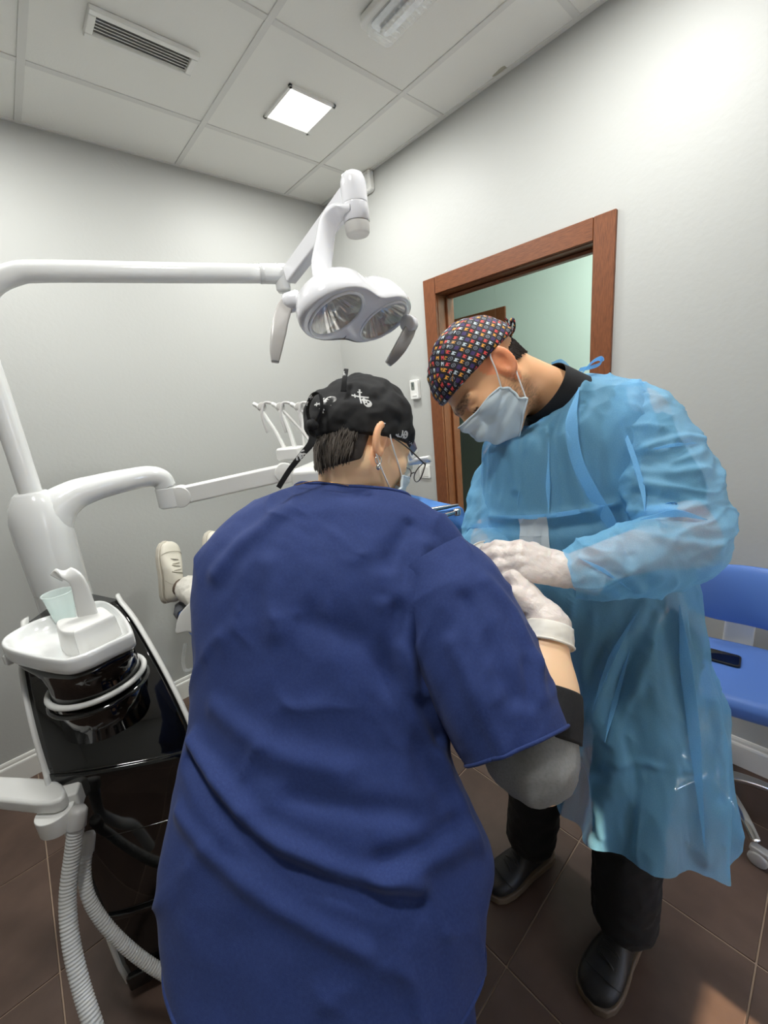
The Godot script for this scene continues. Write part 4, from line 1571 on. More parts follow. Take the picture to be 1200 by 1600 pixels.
# head in its own axes: y up, z out of the face, x to the person's left
class Head extends Fld:
	var inv := Transform3D()
	var neck_to := Vector3(0, -0.2, -0.05)
	var neck_r := 0.06
	var skin := Color(0.5, 0.3, 0.2)
	var dark := Color(0.03, 0.02, 0.015)
	var stubble := 0.0
	var brows := 1.0
	var grain := FastNoiseLite.new()
	func d(p: Vector3) -> float:
		var q := inv * p
		var s := Vector3(absf(q.x), q.y, q.z)
		var m := Fig.smin(Fig.ell(q - Vector3(0, 0.03, -0.012), Vector3(0.077, 0.090, 0.098)), Fig.ell(q - Vector3(0, -0.03, 0.03), Vector3(0.061, 0.085, 0.066)), 0.03)
		m = Fig.smin(m, Fig.cap(s, Vector3(0.050, -0.05, -0.006), Vector3(0.017, -0.098, 0.066), 0.021, 0.019), 0.026)
		m = Fig.smin(m, Fig.cap(q, Vector3(0, -0.035, -0.035), neck_to, neck_r * 0.93, neck_r * 1.06), 0.03)
		if q.z > 0.03:
			m = Fig.smin(m, (s - Vector3(0.042, -0.022, 0.060)).length() - 0.026, 0.02)
			m = Fig.smin(m, Fig.cap(q, Vector3(0, 0.014, 0.092), Vector3(0, -0.030, 0.117), 0.008, 0.0115), 0.012)
			m = Fig.smin(m, (s - Vector3(0.012, -0.033, 0.104)).length() - 0.009, 0.006)
			m = Fig.smin(m, Fig.cap(s, Vector3(0.008, 0.024, 0.090), Vector3(0.047, 0.021, 0.072), 0.010, 0.009), 0.016)
			var so := 0.017 - (s - Vector3(0.033, 0.004, 0.108)).length()
			m = -Fig.smin(-m, -so, 0.012)
			m = Fig.smin(m, (s - Vector3(0.033, 0.003, 0.0795)).length() - 0.0140, 0.004)
			m = Fig.smin(m, Fig.cap(s, Vector3(0, -0.061, 0.099), Vector3(0.02, -0.064, 0.088), 0.007, 0.005), 0.01)
			m = Fig.smin(m, (q - Vector3(0, -0.100, 0.080)).length() - 0.019, 0.022)
		elif s.x > 0.05:
			# ear: tilted disc with a hollow and a lobe
			var e := s - Vector3(0.081, -0.001, -0.016)
			var ca := cos(0.38)
			var sa := sin(0.38)
			e = Vector3(e.x * ca + e.z * sa, e.y, -e.x * sa + e.z * ca)
			e = Vector3(e.x, e.y * 0.97 - e.z * 0.22, e.z * 0.97 + e.y * 0.22)
			var f := Fig.ell(e, Vector3(0.0085, 0.036, 0.022))
			f = Fig.smin(f, (e - Vector3(0.0, -0.028, 0.004)).length() - 0.0085, 0.008)
			var hol := Fig.ell(e - Vector3(0.0090, 0.003, 0.003), Vector3(0.0090, 0.0225, 0.0115))
			f = -Fig.smin(-f, hol, 0.004)
			m = Fig.smin(m, f, 0.007)
		return m
	func c(p: Vector3) -> Color:
		var q := inv * p
		var s := Vector3(absf(q.x), q.y, q.z)
		var o := skin
		var g := grain.get_noise_3dv(q * 900.0)
		# ruddy ears and cheeks
		if s.x > 0.072 and q.z < 0.03:
			o = o * Color(1.12, 0.80, 0.74)
		if brows > 0.0 and q.z > 0.05:
			var b := Fig.cap(s, Vector3(0.012, 0.024, 0.10), Vector3(0.050, 0.026, 0.075), 0.008, 0.004)
			if b < 0.006:
				o = o.lerp(dark, clampf((0.006 - b) * 220.0, 0.0, 0.85) * clampf(0.75 + g, 0.0, 1.0))
			var l := absf((s - Vector3(0.033, 0.003, 0.0795)).length() - 0.0140)
			if l < 0.003 and absf(q.y + 0.004) < 0.0022 and s.x > 0.016:
				o = dark
		if stubble > 0.0 and q.y < -0.01 and q.y > -0.135 and q.z > -0.03:
			var f := clampf((-0.01 - q.y) * 22.0, 0.0, 1.0) * clampf((q.z + 0.03) * 30.0, 0.0, 1.0) * clampf((0.135 + q.y) * 30.0, 0.0, 1.0)
			o = o.lerp(dark, f * stubble * clampf(0.55 + 1.3 * g, 0.0, 1.0))
		return o

# cap shell: swollen cranium above a slanting hem
class CapField extends Fld:
	var grow := 0.010
	var lift := 0.0
	var hem := Plane(Vector3(0, 1, 0), 0.0)
	var puff := Vector3(0, 0, -0.09)
	var puff_r := 0.0
	var wav: FastNoiseLite
	var amp := 0.003
	func d(q: Vector3) -> float:
		var m := Fig.ell(q - Vector3(0, 0.034 + lift * 0.5, -0.012), Vector3(0.078 + grow, 0.092 + grow + lift * 0.6, 0.099 + grow))
		if puff_r > 0.0:
			m = Fig.smin(m, (q - puff).length() - puff_r, 0.05)
		m -= amp * wav.get_noise_3dv(q)
		return -Fig.smin(-m, hem.distance_to(q), 0.006)

func obj_local(called: String, b: MB, m: Material, parent: Node3D, xf: Transform3D, label := "") -> MeshInstance3D:
	var o := MeshInstance3D.new()
	o.name = called
	o.mesh = b.mesh()
	o.material_override = m
	parent.add_child(o, true)
	var g := Vector3.ZERO
	var q: Node = parent
	while q != self:
		g += (q as Node3D).position
		q = q.get_parent()
	o.transform = Transform3D(xf.basis, xf.origin - g)
	if label:
		o.set_meta("label", label)
	return o

# camera axes -> world (right, up, towards the viewer)
func cv(x: float, y: float, z: float) -> Vector3:
	return cr * x + cu * y - cf * z
func head_frame(c: Vector3, fwd: Vector3, up: Vector3) -> Transform3D:
	var z := fwd.normalized()
	var x := up.cross(z).normalized()
	return Transform3D(Basis(x, z.cross(x), z), c)

# one ring of a garment: two outline points of the photo with their distances, and how far it swells to the near and the far side
func px_ring(q: Array, spine: Vector3, seg: int, pw := 0.85) -> PackedVector3Array:
	var l := at(q[0], q[1], q[2])
	var r := at(q[3], q[4], q[5])
	var c := (l + r) * 0.5
	var hv := (r - l) * 0.5
	var n := hv.cross(spine).normalized()
	if n.dot(EYE - c) < 0.0:
		n = -n
	var out := PackedVector3Array()
	for i in seg:
		var a := TAU * i / seg
		var ca := cos(a)
		var sa := sin(a)
		ca = signf(ca) * pow(absf(ca), pw)
		sa = signf(sa) * pow(absf(sa), pw)
		out.append(c + hv * ca + n * sa * (q[6] if sa > 0.0 else q[7]))
	return out
func px_loft(keys: Array, spine: Vector3, seg: int, sub: int, pw := 0.85) -> Array:
	var base := []
	for q in keys:
		base.append(px_ring(q, spine, seg, pw))
	return resample(base, sub)
func resample(base: Array, sub: int) -> Array:
	var rows := []
	var m := base.size()
	for j in m - 1:
		for k in (sub if j < m - 2 else sub + 1):
			var t := float(k) / sub
			var r := PackedVector3Array()
			for i in base[j].size():
				r.append(MB.cat([base[maxi(j - 1, 0)][i], base[j][i], base[j + 1][i], base[mini(j + 2, m - 1)][i]], 1, t, false) if j > 0 and j < m - 2 else base[j][i].cubic_interpolate(base[j + 1][i], base[maxi(j - 1, 0)][i] if j > 0 else base[j][i] * 2.0 - base[j + 1][i], base[j + 2][i] if j < m - 2 else base[j + 1][i] * 2.0 - base[j][i], t))
			rows.append(r)
	return rows
# tube-like garment: [px, py, depth, radius] keys, rings facing along the path
func px_sleeve(keys: Array, seg: int, sub: int, flat := 1.0) -> Array:
	var pts := []
	var rad := []
	for q in keys:
		pts.append(at(q[0], q[1], q[2]))
		rad.append(q[3])
	return sleeve(pts, rad, seg, sub)
func sleeve(pts: Array, rad: Array, seg: int, sub: int) -> Array:
	var fine := []
	var fr := []
	for i in pts.size() - 1:
		for k in sub:
			fine.append(MB.cat(pts, i, float(k) / sub, false))
			fr.append(lerpf(rad[i], rad[i + 1], float(k) / sub))
	fine.append(pts[-1])
	fr.append(rad[-1])
	var rows := []
	var up := Vector3.ZERO
	for i in fine.size():
		var d: Vector3 = (fine[mini(i + 3, fine.size() - 1)] - fine[maxi(i - 3, 0)]).normalized()
		if i == 0:
			up = cu if absf(d.dot(cu)) < 0.9 else cr
		var s := d.cross(up).normalized()
		up = s.cross(d).normalized()
		var r := PackedVector3Array()
		for k in seg:
			var a := TAU * k / seg
			r.append(fine[i] + (s * cos(a) + up * sin(a)) * fr[i])
		rows.append(r)
	return rows
func pix(p: Vector3) -> Vector3:
	var q := p - EYE
	var z := q.dot(cf)
	return Vector3(600.0 + FOC * q.dot(cr) / z, 800.0 - FOC * q.dot(cu) / z, z)
# nearest point of the seen side of a garment to a spot of the photo
func snap(rows: Array, x: float, y: float) -> Vector3:
	var best := 1e9
	var out := Vector3.ZERO
	for j in range(0, rows.size(), 3):
		var r: PackedVector3Array = rows[j]
		for i in range(0, r.size(), 3):
			var q := r[i] - EYE
			var z := q.dot(cf)
			var ex := 600.0 + FOC * q.dot(cr) / z - x
			var ey := 800.0 - FOC * q.dot(cu) / z - y
			var e := ex * ex + ey * ey + z * z * 3000.0
			if e < best:
				best = e
				out = r[i]
	return out
# raise or sink a garment along lines; noise gives the small creases
func crease(rows: Array, folds: Array, ns: FastNoiseLite, amp: float, closed := true, stretch := Vector3.ONE, thin: FastNoiseLite = null, thin_amp := 0.0) -> Array:
	var lines := []
	var mids := []
	var reach := []
	for f in folds:
		var pts := []
		for k in range(2, f.size()):
			pts.append(snap(rows, f[k][0], f[k][1]))
		lines.append(pts)
		var c := Vector3.ZERO
		for p in pts:
			c += p / pts.size()
		var far := 0.0
		for p in pts:
			far = maxf(far, c.distance_to(p))
		mids.append(c)
		reach.append(far + f[0] * 4.0)
	var h := rows.size()
	var w: int = rows[0].size()
	var out := []
	for j in h:
		var r: PackedVector3Array = rows[j]
		var nr := PackedVector3Array()
		var mid := Vector3.ZERO
		for p in r:
			mid += p / w
		for i in w:
			var p := r[i]
			var du: Vector3 = r[(i + 1) % w] - r[(i + w - 1) % w]
			var dv: Vector3 = rows[mini(j + 1, h - 1)][i] - rows[maxi(j - 1, 0)][i]
			var n := du.cross(dv).normalized()
			if n.dot(p - mid) < 0.0:
				n = -n
			var s := 0.0
			for k in lines.size():
				if p.distance_to(mids[k]) > reach[k]:
					continue
				var wd: float = folds[k][0]
				var best := 1e9
				for e in lines[k].size() - 1:
					var a: Vector3 = lines[k][e]
					var ba: Vector3 = lines[k][e + 1] - a
					var t := clampf((p - a).dot(ba) / maxf(ba.length_squared(), 1e-9), 0.0, 1.0)
					var fade := 1.0
					var q := (p - a - ba * t).length()
					if q < best:
						best = q
				if best < wd * 4.0:
					var x := best / wd
					s += folds[k][1] * (exp(-x * x) - 0.35 * exp(-x * x * 0.25))
			s += amp * ns.get_noise_3dv(p * stretch)
			if thin:
				s += thin_amp * pow(clampf(thin.get_noise_3dv(p * stretch) * 0.5 + 0.5, 0.0, 1.0), 9.0)
			nr.append(p + n * s)
		out.append(nr)
	return out
func ridged(seed_: int, freq: float, oct := 3) -> FastNoiseLite:
	var f := FastNoiseLite.new()
	f.seed = seed_
	f.noise_type = FastNoiseLite.TYPE_SIMPLEX_SMOOTH
	f.fractal_type = FastNoiseLite.FRACTAL_RIDGED
	f.frequency = freq
	f.fractal_octaves = oct
	return f
func soft(seed_: int, freq: float, oct := 3) -> FastNoiseLite:
	var f := FastNoiseLite.new()
	f.seed = seed_
	f.noise_type = FastNoiseLite.TYPE_SIMPLEX_SMOOTH
	f.frequency = freq
	f.fractal_octaves = oct
	return f

# gloved hand: frame at the wrist (x thumb side, y to the fingers, z out of the palm), curls of thumb .. little finger
func hand_caps(F: Caps, xf: Transform3D, curl: Array, grow := 0.001, spread := 0.06) -> void:
	var mcp := [Vector3(0.030, 0.090, -0.001), Vector3(0.010, 0.095, -0.004), Vector3(-0.010, 0.091, -0.003), Vector3(-0.028, 0.083, 0.001)]
	var len := [[0.043, 0.026, 0.021], [0.047, 0.030, 0.022], [0.043, 0.028, 0.021], [0.034, 0.021, 0.018]]
	var rad := [0.0098, 0.0100, 0.0095, 0.0085]
	for i in 4:
		var wr := Vector3(lerpf(0.016, -0.016, i / 3.0), 0.004, 0)
		F.add(xf * wr, xf * mcp[i], 0.0195 + grow, rad[i] + 0.0035 + grow)
		var p: Vector3 = mcp[i]
		var ang := 0.0
		var sp := spread * (1.5 - i)
		for k in 3:
			ang += curl[i + 1] * [0.9, 1.1, 0.7][k]
			var q: Vector3 = p + Vector3(sin(sp) * cos(ang), cos(ang) * cos(sp), sin(ang)) * len[i][k]
			F.add(xf * p, xf * q, rad[i] * [1.08, 0.98, 0.9][k] + grow, rad[i] * [0.98, 0.9, 0.78][k] + grow)
			p = q
	var t0 := Vector3(0.020, 0.022, 0.008)
	var t1 := Vector3(0.044, 0.056, 0.018)
	F.add(xf * t0, xf * t1, 0.017 + grow, 0.0135 + grow)
	var a: float = curl[0]
	var t2 := t1 + Vector3(0.30 - a * 0.5, 0.85, 0.25 + a * 0.6).normalized() * 0.034
	var t3 := t2 + Vector3(0.05 - a * 0.8, 0.9, 0.2 + a).normalized() * 0.027
	F.add(xf * t1, xf * t2, 0.0128 + grow, 0.0115 + grow)
	F.add(xf * t2, xf * t3, 0.0115 + grow, 0.0088 + grow)
func hand_frame(w: Vector3, y: Vector3, palm: Vector3, left: bool) -> Transform3D:
	y = y.normalized()
	var z := (palm - y * palm.dot(y)).normalized()
	var x := y.cross(z)
	return Transform3D(Basis(-x if left else x, y, z), w)

# shoe: heel and toe on the sole's plane, up = away from the sole
func shoe_parts(parent: Node3D, heel: Vector3, toe: Vector3, up: Vector3, ht: float, upper: Material, sole: Material, lace: Material, called: String, label: String) -> void:
	var z := (toe - heel).normalized()
	var L := (toe - heel).length()
	up = (up - z * up.dot(z)).normalized()
	var x := up.cross(z)
	var xf := Transform3D(Basis(x, up, z), heel)
	var wd := L / 0.262
	var S := [0.0, 0.04, 0.12, 0.28, 0.45, 0.60, 0.74, 0.87, 0.95, 1.0]
	var W := [0.016, 0.029, 0.036, 0.038, 0.040, 0.046, 0.049, 0.045, 0.034, 0.012]
	for i in W.size():
		W[i] *= wd
	var T := [0.052, 0.080, 0.094, 0.097, 0.088, 0.070, 0.058, 0.051, 0.045, 0.034]
	var base := []
	for i in S.size():
		var r := PackedVector3Array()
		for k in 28:
			var a := TAU * k / 28.0
			var ca := signf(cos(a)) * pow(absf(cos(a)), 0.75)
			var sa := signf(sin(a)) * pow(absf(sin(a)), 0.75)
			var t: float = T[i] * ht
			var yy := 0.018 + (t - 0.018) * (0.4 + (0.6 if sa > 0 else 0.4) * sa)
			var nar := 1.0 - 0.35 * maxf(0.0, sa) * (1.0 if S[i] < 0.55 else 0.4)
			r.append(xf * Vector3(ca * W[i] * nar, yy, S[i] * L))
		base.append(r)
	var b := MB.new()
	b.grid(resample(base, 4), true, true, true)
	var u := obj(called, b, upper, parent, label)
	var ol := PackedVector2Array()
	for side in 2:
		for i in 41:
			var f := i / 40.0 if side == 0 else 1.0 - i / 40.0
			var k := 0
			while k < S.size() - 2 and S[k + 1] < f:
				k += 1
			var w: float = lerpf(W[k], W[k + 1], (f - S[k]) / (S[k + 1] - S[k])) + 0.0045
			if i in [0, 40] and side == 1:
				continue
			ol.append(Vector2(w * (1.0 if side == 0 else -1.0), lerpf(-0.004, L + 0.005, f)))
	b = MB.new()
	b.slab(xf, ol, 0.0, 0.024, 0.004)
	obj("sole", b, sole, u)
	for i in 5:
		var f := 0.47 + i * 0.055
		var k := 0
		while k < S.size() - 2 and S[k + 1] < f:
			k += 1
		var hgt: float = lerpf(T[k], T[k + 1], (f - S[k]) / (S[k + 1] - S[k])) * ht
		b = MB.new()
		var sk := 0.012 if i % 2 == 0 else -0.012
		b.tube([xf * Vector3(-0.026, hgt - 0.012, f * L - sk * 0.3), xf * Vector3(-0.012, hgt + 0.001, f * L), xf * Vector3(0.012, hgt + 0.001, f * L + sk * 0.3), xf * Vector3(0.026, hgt - 0.012, f * L + sk * 0.6)], 0.0028, 6, 3)
		obj("lace", b, lace, u)
	# quarter seam and toe cap line
	for f in [0.36, 0.76]:
		var k := 0
		while k < S.size() - 2 and S[k + 1] < f:
			k += 1
		var tt: float = (f - S[k]) / (S[k + 1] - S[k])
		var w: float = lerpf(W[k], W[k + 1], tt)
		var hgt: float = lerpf(T[k], T[k + 1], tt) * ht
		var path := []
		for i in 13:
			var a := PI * i / 12.0
			var ca := signf(cos(a)) * pow(absf(cos(a)), 0.75)
			var sa := pow(absf(sin(a)), 0.75)
			var nar := 1.0 - 0.35 * sa * (1.0 if f < 0.55 else 0.4)
			path.append(xf * Vector3(ca * w * nar * 1.005, 0.018 + (hgt - 0.018) * (0.4 + 0.605 * sa), f * L + (0.02 if f > 0.5 else -0.03) * sa))
		b = MB.new()
		b.tube(path, 0.0013, 5, 2)
		obj("stitched_seam", b, lace, u)

# ================================================================ people
func cloth(called: String, c: Color, rough: float, seed_: int, weave: float) -> StandardMaterial3D:
	var m := mat(called, Color.WHITE, rough)
	var d := c.darkened(0.10)
	var l := c.lightened(0.05)
	m.albedo_texture = noise_tex(0.09, seed_, [[0.0, d], [0.5, c], [1.0, l]], 512, 4)
	bump(m, noise_tex(0.35, seed_ + 1, [[0.0, grey(0.2)], [1.0, grey(0.8)]], 512, 2), weave)
	tri_map(m, 4.0)
	return m
func people_materials() -> void:
	var m: StandardMaterial3D
	for k in 2:
		m = mat("skin_%d" % k, Color.WHITE, 0.5)
		m.vertex_color_use_as_albedo = true
		m.subsurf_scatter_enabled = true
		m.subsurf_scatter_strength = 0.12
		bump(m, noise_tex(0.2, 81, [[0.0, grey(0.35)], [1.0, grey(0.65)]], 256, 3), 0.04)
		tri_map(m, 10.0)
	cloth("scrub", rgb(30, 51, 108), 0.85, 82, 0.05)
	M.scrub.rim_enabled = true
	M.scrub.rim = 0.1
	cloth("scrub_black", rgb(24, 24, 27), 0.85, 84, 0.05)
	cloth("trouser_black", rgb(17, 17, 19), 0.9, 86, 0.05)
	cloth("tee_grey", rgb(136, 136, 135), 0.9, 88, 0.08)
	cloth("tee_black", rgb(30, 30, 32), 0.9, 90, 0.06)
	cloth("white_denim", rgb(226, 222, 212), 0.85, 92, 0.06)
	m = mat("gown", Color.WHITE, 0.62)
	m.albedo_texture = noise_tex(0.25, 94, [[0.0, Color(0.50, 0.80, 0.98, 0.52)], [0.5, Color(0.55, 0.83, 0.99, 0.57)], [1.0, Color(0.62, 0.86, 1.0, 0.63)]], 512, 4)
	m.transparency = BaseMaterial3D.TRANSPARENCY_ALPHA
	m.backlight_enabled = true
	m.backlight = Color(0.45, 0.62, 0.72)
	bump(m, noise_tex(0.3, 95, [[0.0, grey(0.3)], [1.0, grey(0.7)]], 512, 3), 0.05)
	tri_map(m, 3.5)
	m = mat("glove", rgb(228, 216, 208), 0.42)
	m.subsurf_scatter_enabled = true
	m.subsurf_scatter_strength = 0.1
	bump(m, noise_tex(0.03, 96, [[0.0, grey(0.2)], [0.5, grey(0.5)], [1.0, grey(0.8)]], 512, 4), 0.25)
	tri_map(m, 5.0)
	mat("glove_cuff", rgb(238, 232, 220), 0.45)
	m = mat("mask", rgb(222, 240, 249), 0.8)
	m.backlight_enabled = true
	m.backlight = Color(0.5, 0.55, 0.6)
	mat("mask_edge", rgb(214, 228, 236), 0.8)
	mat("elastic", rgb(236, 236, 236), 0.8)
	m = mat("leather_black", rgb(26, 26, 27), 0.5)
	bump(m, noise_tex(0.15, 97, [[0.0, grey(0.3)], [1.0, grey(0.7)]], 256, 3), 0.05)
	tri_map(m, 8.0)
	mat("welt", rgb(104, 88, 72), 0.6)
	m = mat("sneaker", rgb(214, 208, 194), 0.6)
	mat("sneaker_sole", rgb(196, 190, 176), 0.7)
	mat("sneaker_lace", rgb(178, 172, 158), 0.8)
	mat("hair_dark", rgb(44, 36, 31), 0.55)
	mat("hair_grey", rgb(104, 96, 88), 0.5)
	m = mat("skull_cloth", Color.WHITE, 0.8)
	m.albedo_texture = ImageTexture.create_from_image(skull_print())
	tri_map(m, 4.6)
	m.uv1_triplanar_sharpness = 30.0
	m = mat("tooth_cloth", Color.WHITE, 0.75)
	m.albedo_texture = ImageTexture.create_from_image(tooth_print())
	tri_map(m, 11.0)
	m.uv1_triplanar_sharpness = 30.0

func skull_print() -> Image:
	var n := 512
	var im := Image.create(n, n, false, Image.FORMAT_RGB8)
	im.fill(rgb(17, 17, 19))
	var g := RandomNumberGenerator.new()
	g.seed = 12
	for s in [[120, 110, 0.4], [370, 190, 2.3], [170, 380, 4.2], [430, 440, 5.6]]:
		var rot: float = s[2]
		for y in range(-62, 63):
			for x in range(-62, 63):
				var u := (x * cos(rot) + y * sin(rot)) / 50.0
				var v := (-x * sin(rot) + y * cos(rot)) / 50.0
				var on := false
				# skull: round crown and narrow jaw, two eye holes
				var sk := Vector2(u * 1.15, v + 0.38).length() < 0.42 or (absf(u) < 0.2 and v > -0.2 and v < 0.18)
				if sk and (Vector2(absf(u) - 0.15, v + 0.36).length() < 0.10 or Vector2(u, v + 0.16).length() < 0.05):
					sk = false
				on = sk
				# crossed blades
				for q in [-1.0, 1.0]:
					var a: float = (u * q + (v - 0.45)) * 0.707
					var c: float = (-u * q + (v - 0.45)) * 0.707
					if absf(c) < 0.075 and absf(a) < 0.75:
						on = true
					if absf(a - 0.45) < 0.06 and absf(c) < 0.2:
						on = true
				if on:
					im.set_pixel(posmod(s[0] + x, n), posmod(s[1] + y, n), rgb(206, 206, 204))
	return im

func tooth_print() -> Image:
	var n := 512
	var im := Image.create(n, n, false, Image.FORMAT_RGB8)
	im.fill(rgb(24, 21, 28))
	var cols := [rgb(196, 210, 218), rgb(62, 44, 98), rgb(232, 164, 62), rgb(222, 76, 74), rgb(120, 126, 138)]
	for j in 8:
		for i in 8:
			var k := (i + j * 2) % 5
			var c: Color = cols[k]
			for y in 64:
				for x in 64:
					var u := (x - 31.5) / 27.0
					var v := (y - 31.5) / 27.0
					var on := false
					if k == 1:
						on = absf(u) < 0.85 and absf(v) < 0.85
					elif k == 4:
						var r := Vector2(u, v).length()
						on = (r < 0.85 and r > 0.55) or r < 0.25
					else:
						on = absf(u) < 0.72 and v > -0.8 and v < 0.15 and not (absf(u) < 0.22 and v < -0.62)
						on = on or (absf(absf(u) - 0.42) < 0.24 - 0.14 * maxf(v, 0.0) and v >= 0.0 and v < 0.85)
						if k == 2:
							on = on and not (absf(absf(u) - 0.36) < 0.13 and v < -0.45)
					if on:
						im.set_pixel(i * 64 + x, j * 64 + y, c)
	return im

func glove(parent: Node3D, xf: Transform3D, curl: Array, fore: Vector3, cuff_r: float, cuff_len: float) -> void:
	var F := Caps.new()
	F.k = 0.010
	hand_caps(F, xf, curl, 0.0012)
	F.add(xf.origin + xf.basis.y * 0.012, xf.origin + fore * 0.01, 0.027, cuff_r - 0.004)
	F.add(xf.origin + fore * 0.01, xf.origin + fore * cuff_len, cuff_r - 0.004, cuff_r)
	F.rough = soft(5, 55.0, 2)
	F.amp = 0.0016
	var b := MB.new()
	b.field(F.lo(0.012), F.hi(0.012), 0.0034, F)
	var o := obj("glove", b, M.glove, parent, "off-white latex glove")
	b = MB.new()
	var e := xf.origin + fore * cuff_len
	var rows := sleeve([e - fore * 0.02, e - fore * 0.005, e + fore * 0.012], [cuff_r + 0.001, cuff_r + 0.0035, cuff_r + 0.004], 40, 6)
	rows = crease(rows, [], soft(9, 50.0, 2), 0.0015)
	b.grid(rows, true, true, true)
	obj("cuff", b, M.glove_cuff, o)
	b = MB.new()
	var ring := []
	for i in 40:
		ring.append(rows[-1][i])
	b.tube(ring, 0.0024, 8, 1, false, true)
	obj("rolled_edge", b, M.glove_cuff, o)

# pleated mask in head axes; returns nothing, adds sheet, edges and loops
func local_head(H: Head) -> Head:
	var o := Head.new()
	o.neck_to = H.neck_to
	o.neck_r = H.neck_r
	return o
func push_out(H: Head, p: Vector3, gap: float) -> Vector3:
	for k in 4:
		var d := H.d(p)
		if d >= gap:
			break
		var e := 0.003
		var g := Vector3(H.d(p + Vector3(e, 0, 0)) - H.d(p - Vector3(e, 0, 0)), H.d(p + Vector3(0, e, 0)) - H.d(p - Vector3(0, e, 0)), H.d(p + Vector3(0, 0, e)) - H.d(p - Vector3(0, 0, e)))
		g = (g + Vector3(0, 0, 0.001)).normalized()
		p += g * (gap - d)
	return p
func face_mask(parent: Node3D, hf: Transform3D, H: Head, drop := 0.0, slim := 1.0) -> void:
	var HL := local_head(H)
	var rows := []
	for j in 31:
		var v := j / 30.0
		var r := PackedVector3Array()
		for i in 41:
			var u := lerpf(-1.0, 1.0, i / 40.0)
			var s := absf(u)
			# height: narrows toward the ear loops
			var top := lerpf(0.006, -0.022, pow(s, 1.4))
			var bot := lerpf(-0.120, -0.086, pow(s, 1.6))
			var y := lerpf(top, bot, v) - drop
			var nose := 0.126 - 0.010 * v - 0.030 * pow(v, 4.0) + 0.010 * sin(v * PI)
			var z := lerpf(nose, lerpf(0.075, 0.030, slim), pow(s, 1.75))
			var x := u * 0.074 * lerpf(0.86, 1.0, slim)
			z += 0.004 * sin(v * 3.0 * TAU) * (1.0 - s * 0.6)
			z += 0.0035 * sin(v * 9.0 + u * 14.0) * s
			r.append(push_out(HL, Vector3(x, y, z), 0.0035 + 0.0015 * sin(v * 3.0 * TAU)))
		rows.append(r)
	# a thin double sheet
	var both := []
	for r in rows:
		both.append(r)
	var b := MB.new()
	b.grid(both, false, false, false, false)
	var o := obj_local("face_mask", b, M.mask, parent, hf, "pale blue pleated surgical mask")
	for e in [0, 30]:
		b = MB.new()
		var path := []
		for i in range(0, 41, 4):
			path.append(rows[e][i] + Vector3(0, 0, 0.001))
		b.tube(path, 0.0022, 6, 3)
		obj_local("hem", b, M.mask_edge, o, Transform3D(Basis(), Vector3.ZERO)).transform = Transform3D()
	for sx in [0, 40]:
		b = MB.new()
		var path := []
		for j in range(0, 31, 3):
			path.append(rows[j][sx])
		b.tube(path, 0.003, 6, 3)
		obj_local("side_hem", b, M.mask_edge, o, Transform3D()).transform = Transform3D()
		var sg := -1.0 if sx == 0 else 1.0
		b = MB.new()
		var p0: Vector3 = rows[2][sx]
		var p1: Vector3 = rows[28][sx]
		b.tube([p0, Vector3(sg * 0.084, 0.002, 0.012), Vector3(sg * 0.0865, 0.030, -0.012), Vector3(sg * 0.086, 0.018, -0.030), Vector3(sg * 0.083, -0.016, -0.026), Vector3(sg * 0.080, -0.045, -0.002), p1], 0.0017, 6, 5)
		obj_local("ear_loop", b, M.elastic, o, Transform3D()).transform = Transform3D()

func hair_patch(parent: Node3D, xf: Transform3D, H: Head, count: int, seed_: int, m: Material, lo: Vector2, hi: Vector2, away: float, long: float, slope := 0.0) -> MeshInstance3D:
	# short strands lying on the back of the skull: lo/hi are azimuth (0 = back) and height limits in head axes
	var g := RandomNumberGenerator.new()
	g.seed = seed_
	var HL := local_head(H)
	var b := MB.new()
	for k in count:
		var aa := g.randf_range(lo.x, hi.x)
		var yy := g.randf_range(lo.y + slope * absf(aa), hi.y)
		var path := []
		var sw := g.randf_range(-0.35, 0.25)
		for s in 4:
			var dir := Vector3(sin(aa), 0, -cos(aa))
			var r := 0.15
			for n in 7:
				r -= HL.d(Vector3(0, yy, -0.02) + dir * r) - away - 0.0007 * s
			path.append(Vector3(0, yy, -0.02) + dir * (r + g.randf_range(0.0, 0.002)))
			yy -= long / 3.0
			aa += sw * long * 3.0
		b.tube(path, [0.0011, 0.0012, 0.0010, 0.0004], 3, 2, false)
	return obj_local("hair_strands", b, m, parent, xf)
class HairField extends Fld:
	var H: Head
	var wav: FastNoiseLite
	var low := Plane(Vector3(0, 1, -0.8).normalized(), -0.020)
	func d(q: Vector3) -> float:
		var m := H.d(q) - 0.0045 - 0.003 * wav.get_noise_3dv(q)
		m = maxf(m, -low.distance_to(q))
		m = maxf(m, q.z - (0.0 if q.y > 0.03 else -0.034))
		m = maxf(m, absf(q.x) - (0.071 if q.z > -0.05 else 0.09))
		return maxf(m, q.y - 0.07)

func head_bits(b: MB, H: Head, c: Vector3, neck_end: Vector3, cell := 0.0037) -> void:
	H.paints = true
	var lo := (c - Vector3.ONE * 0.15).min(neck_end - Vector3.ONE * 0.075)
	var hi := (c + Vector3.ONE * 0.15).max(neck_end + Vector3.ONE * 0.075)
	b.field(lo, hi, cell, H)

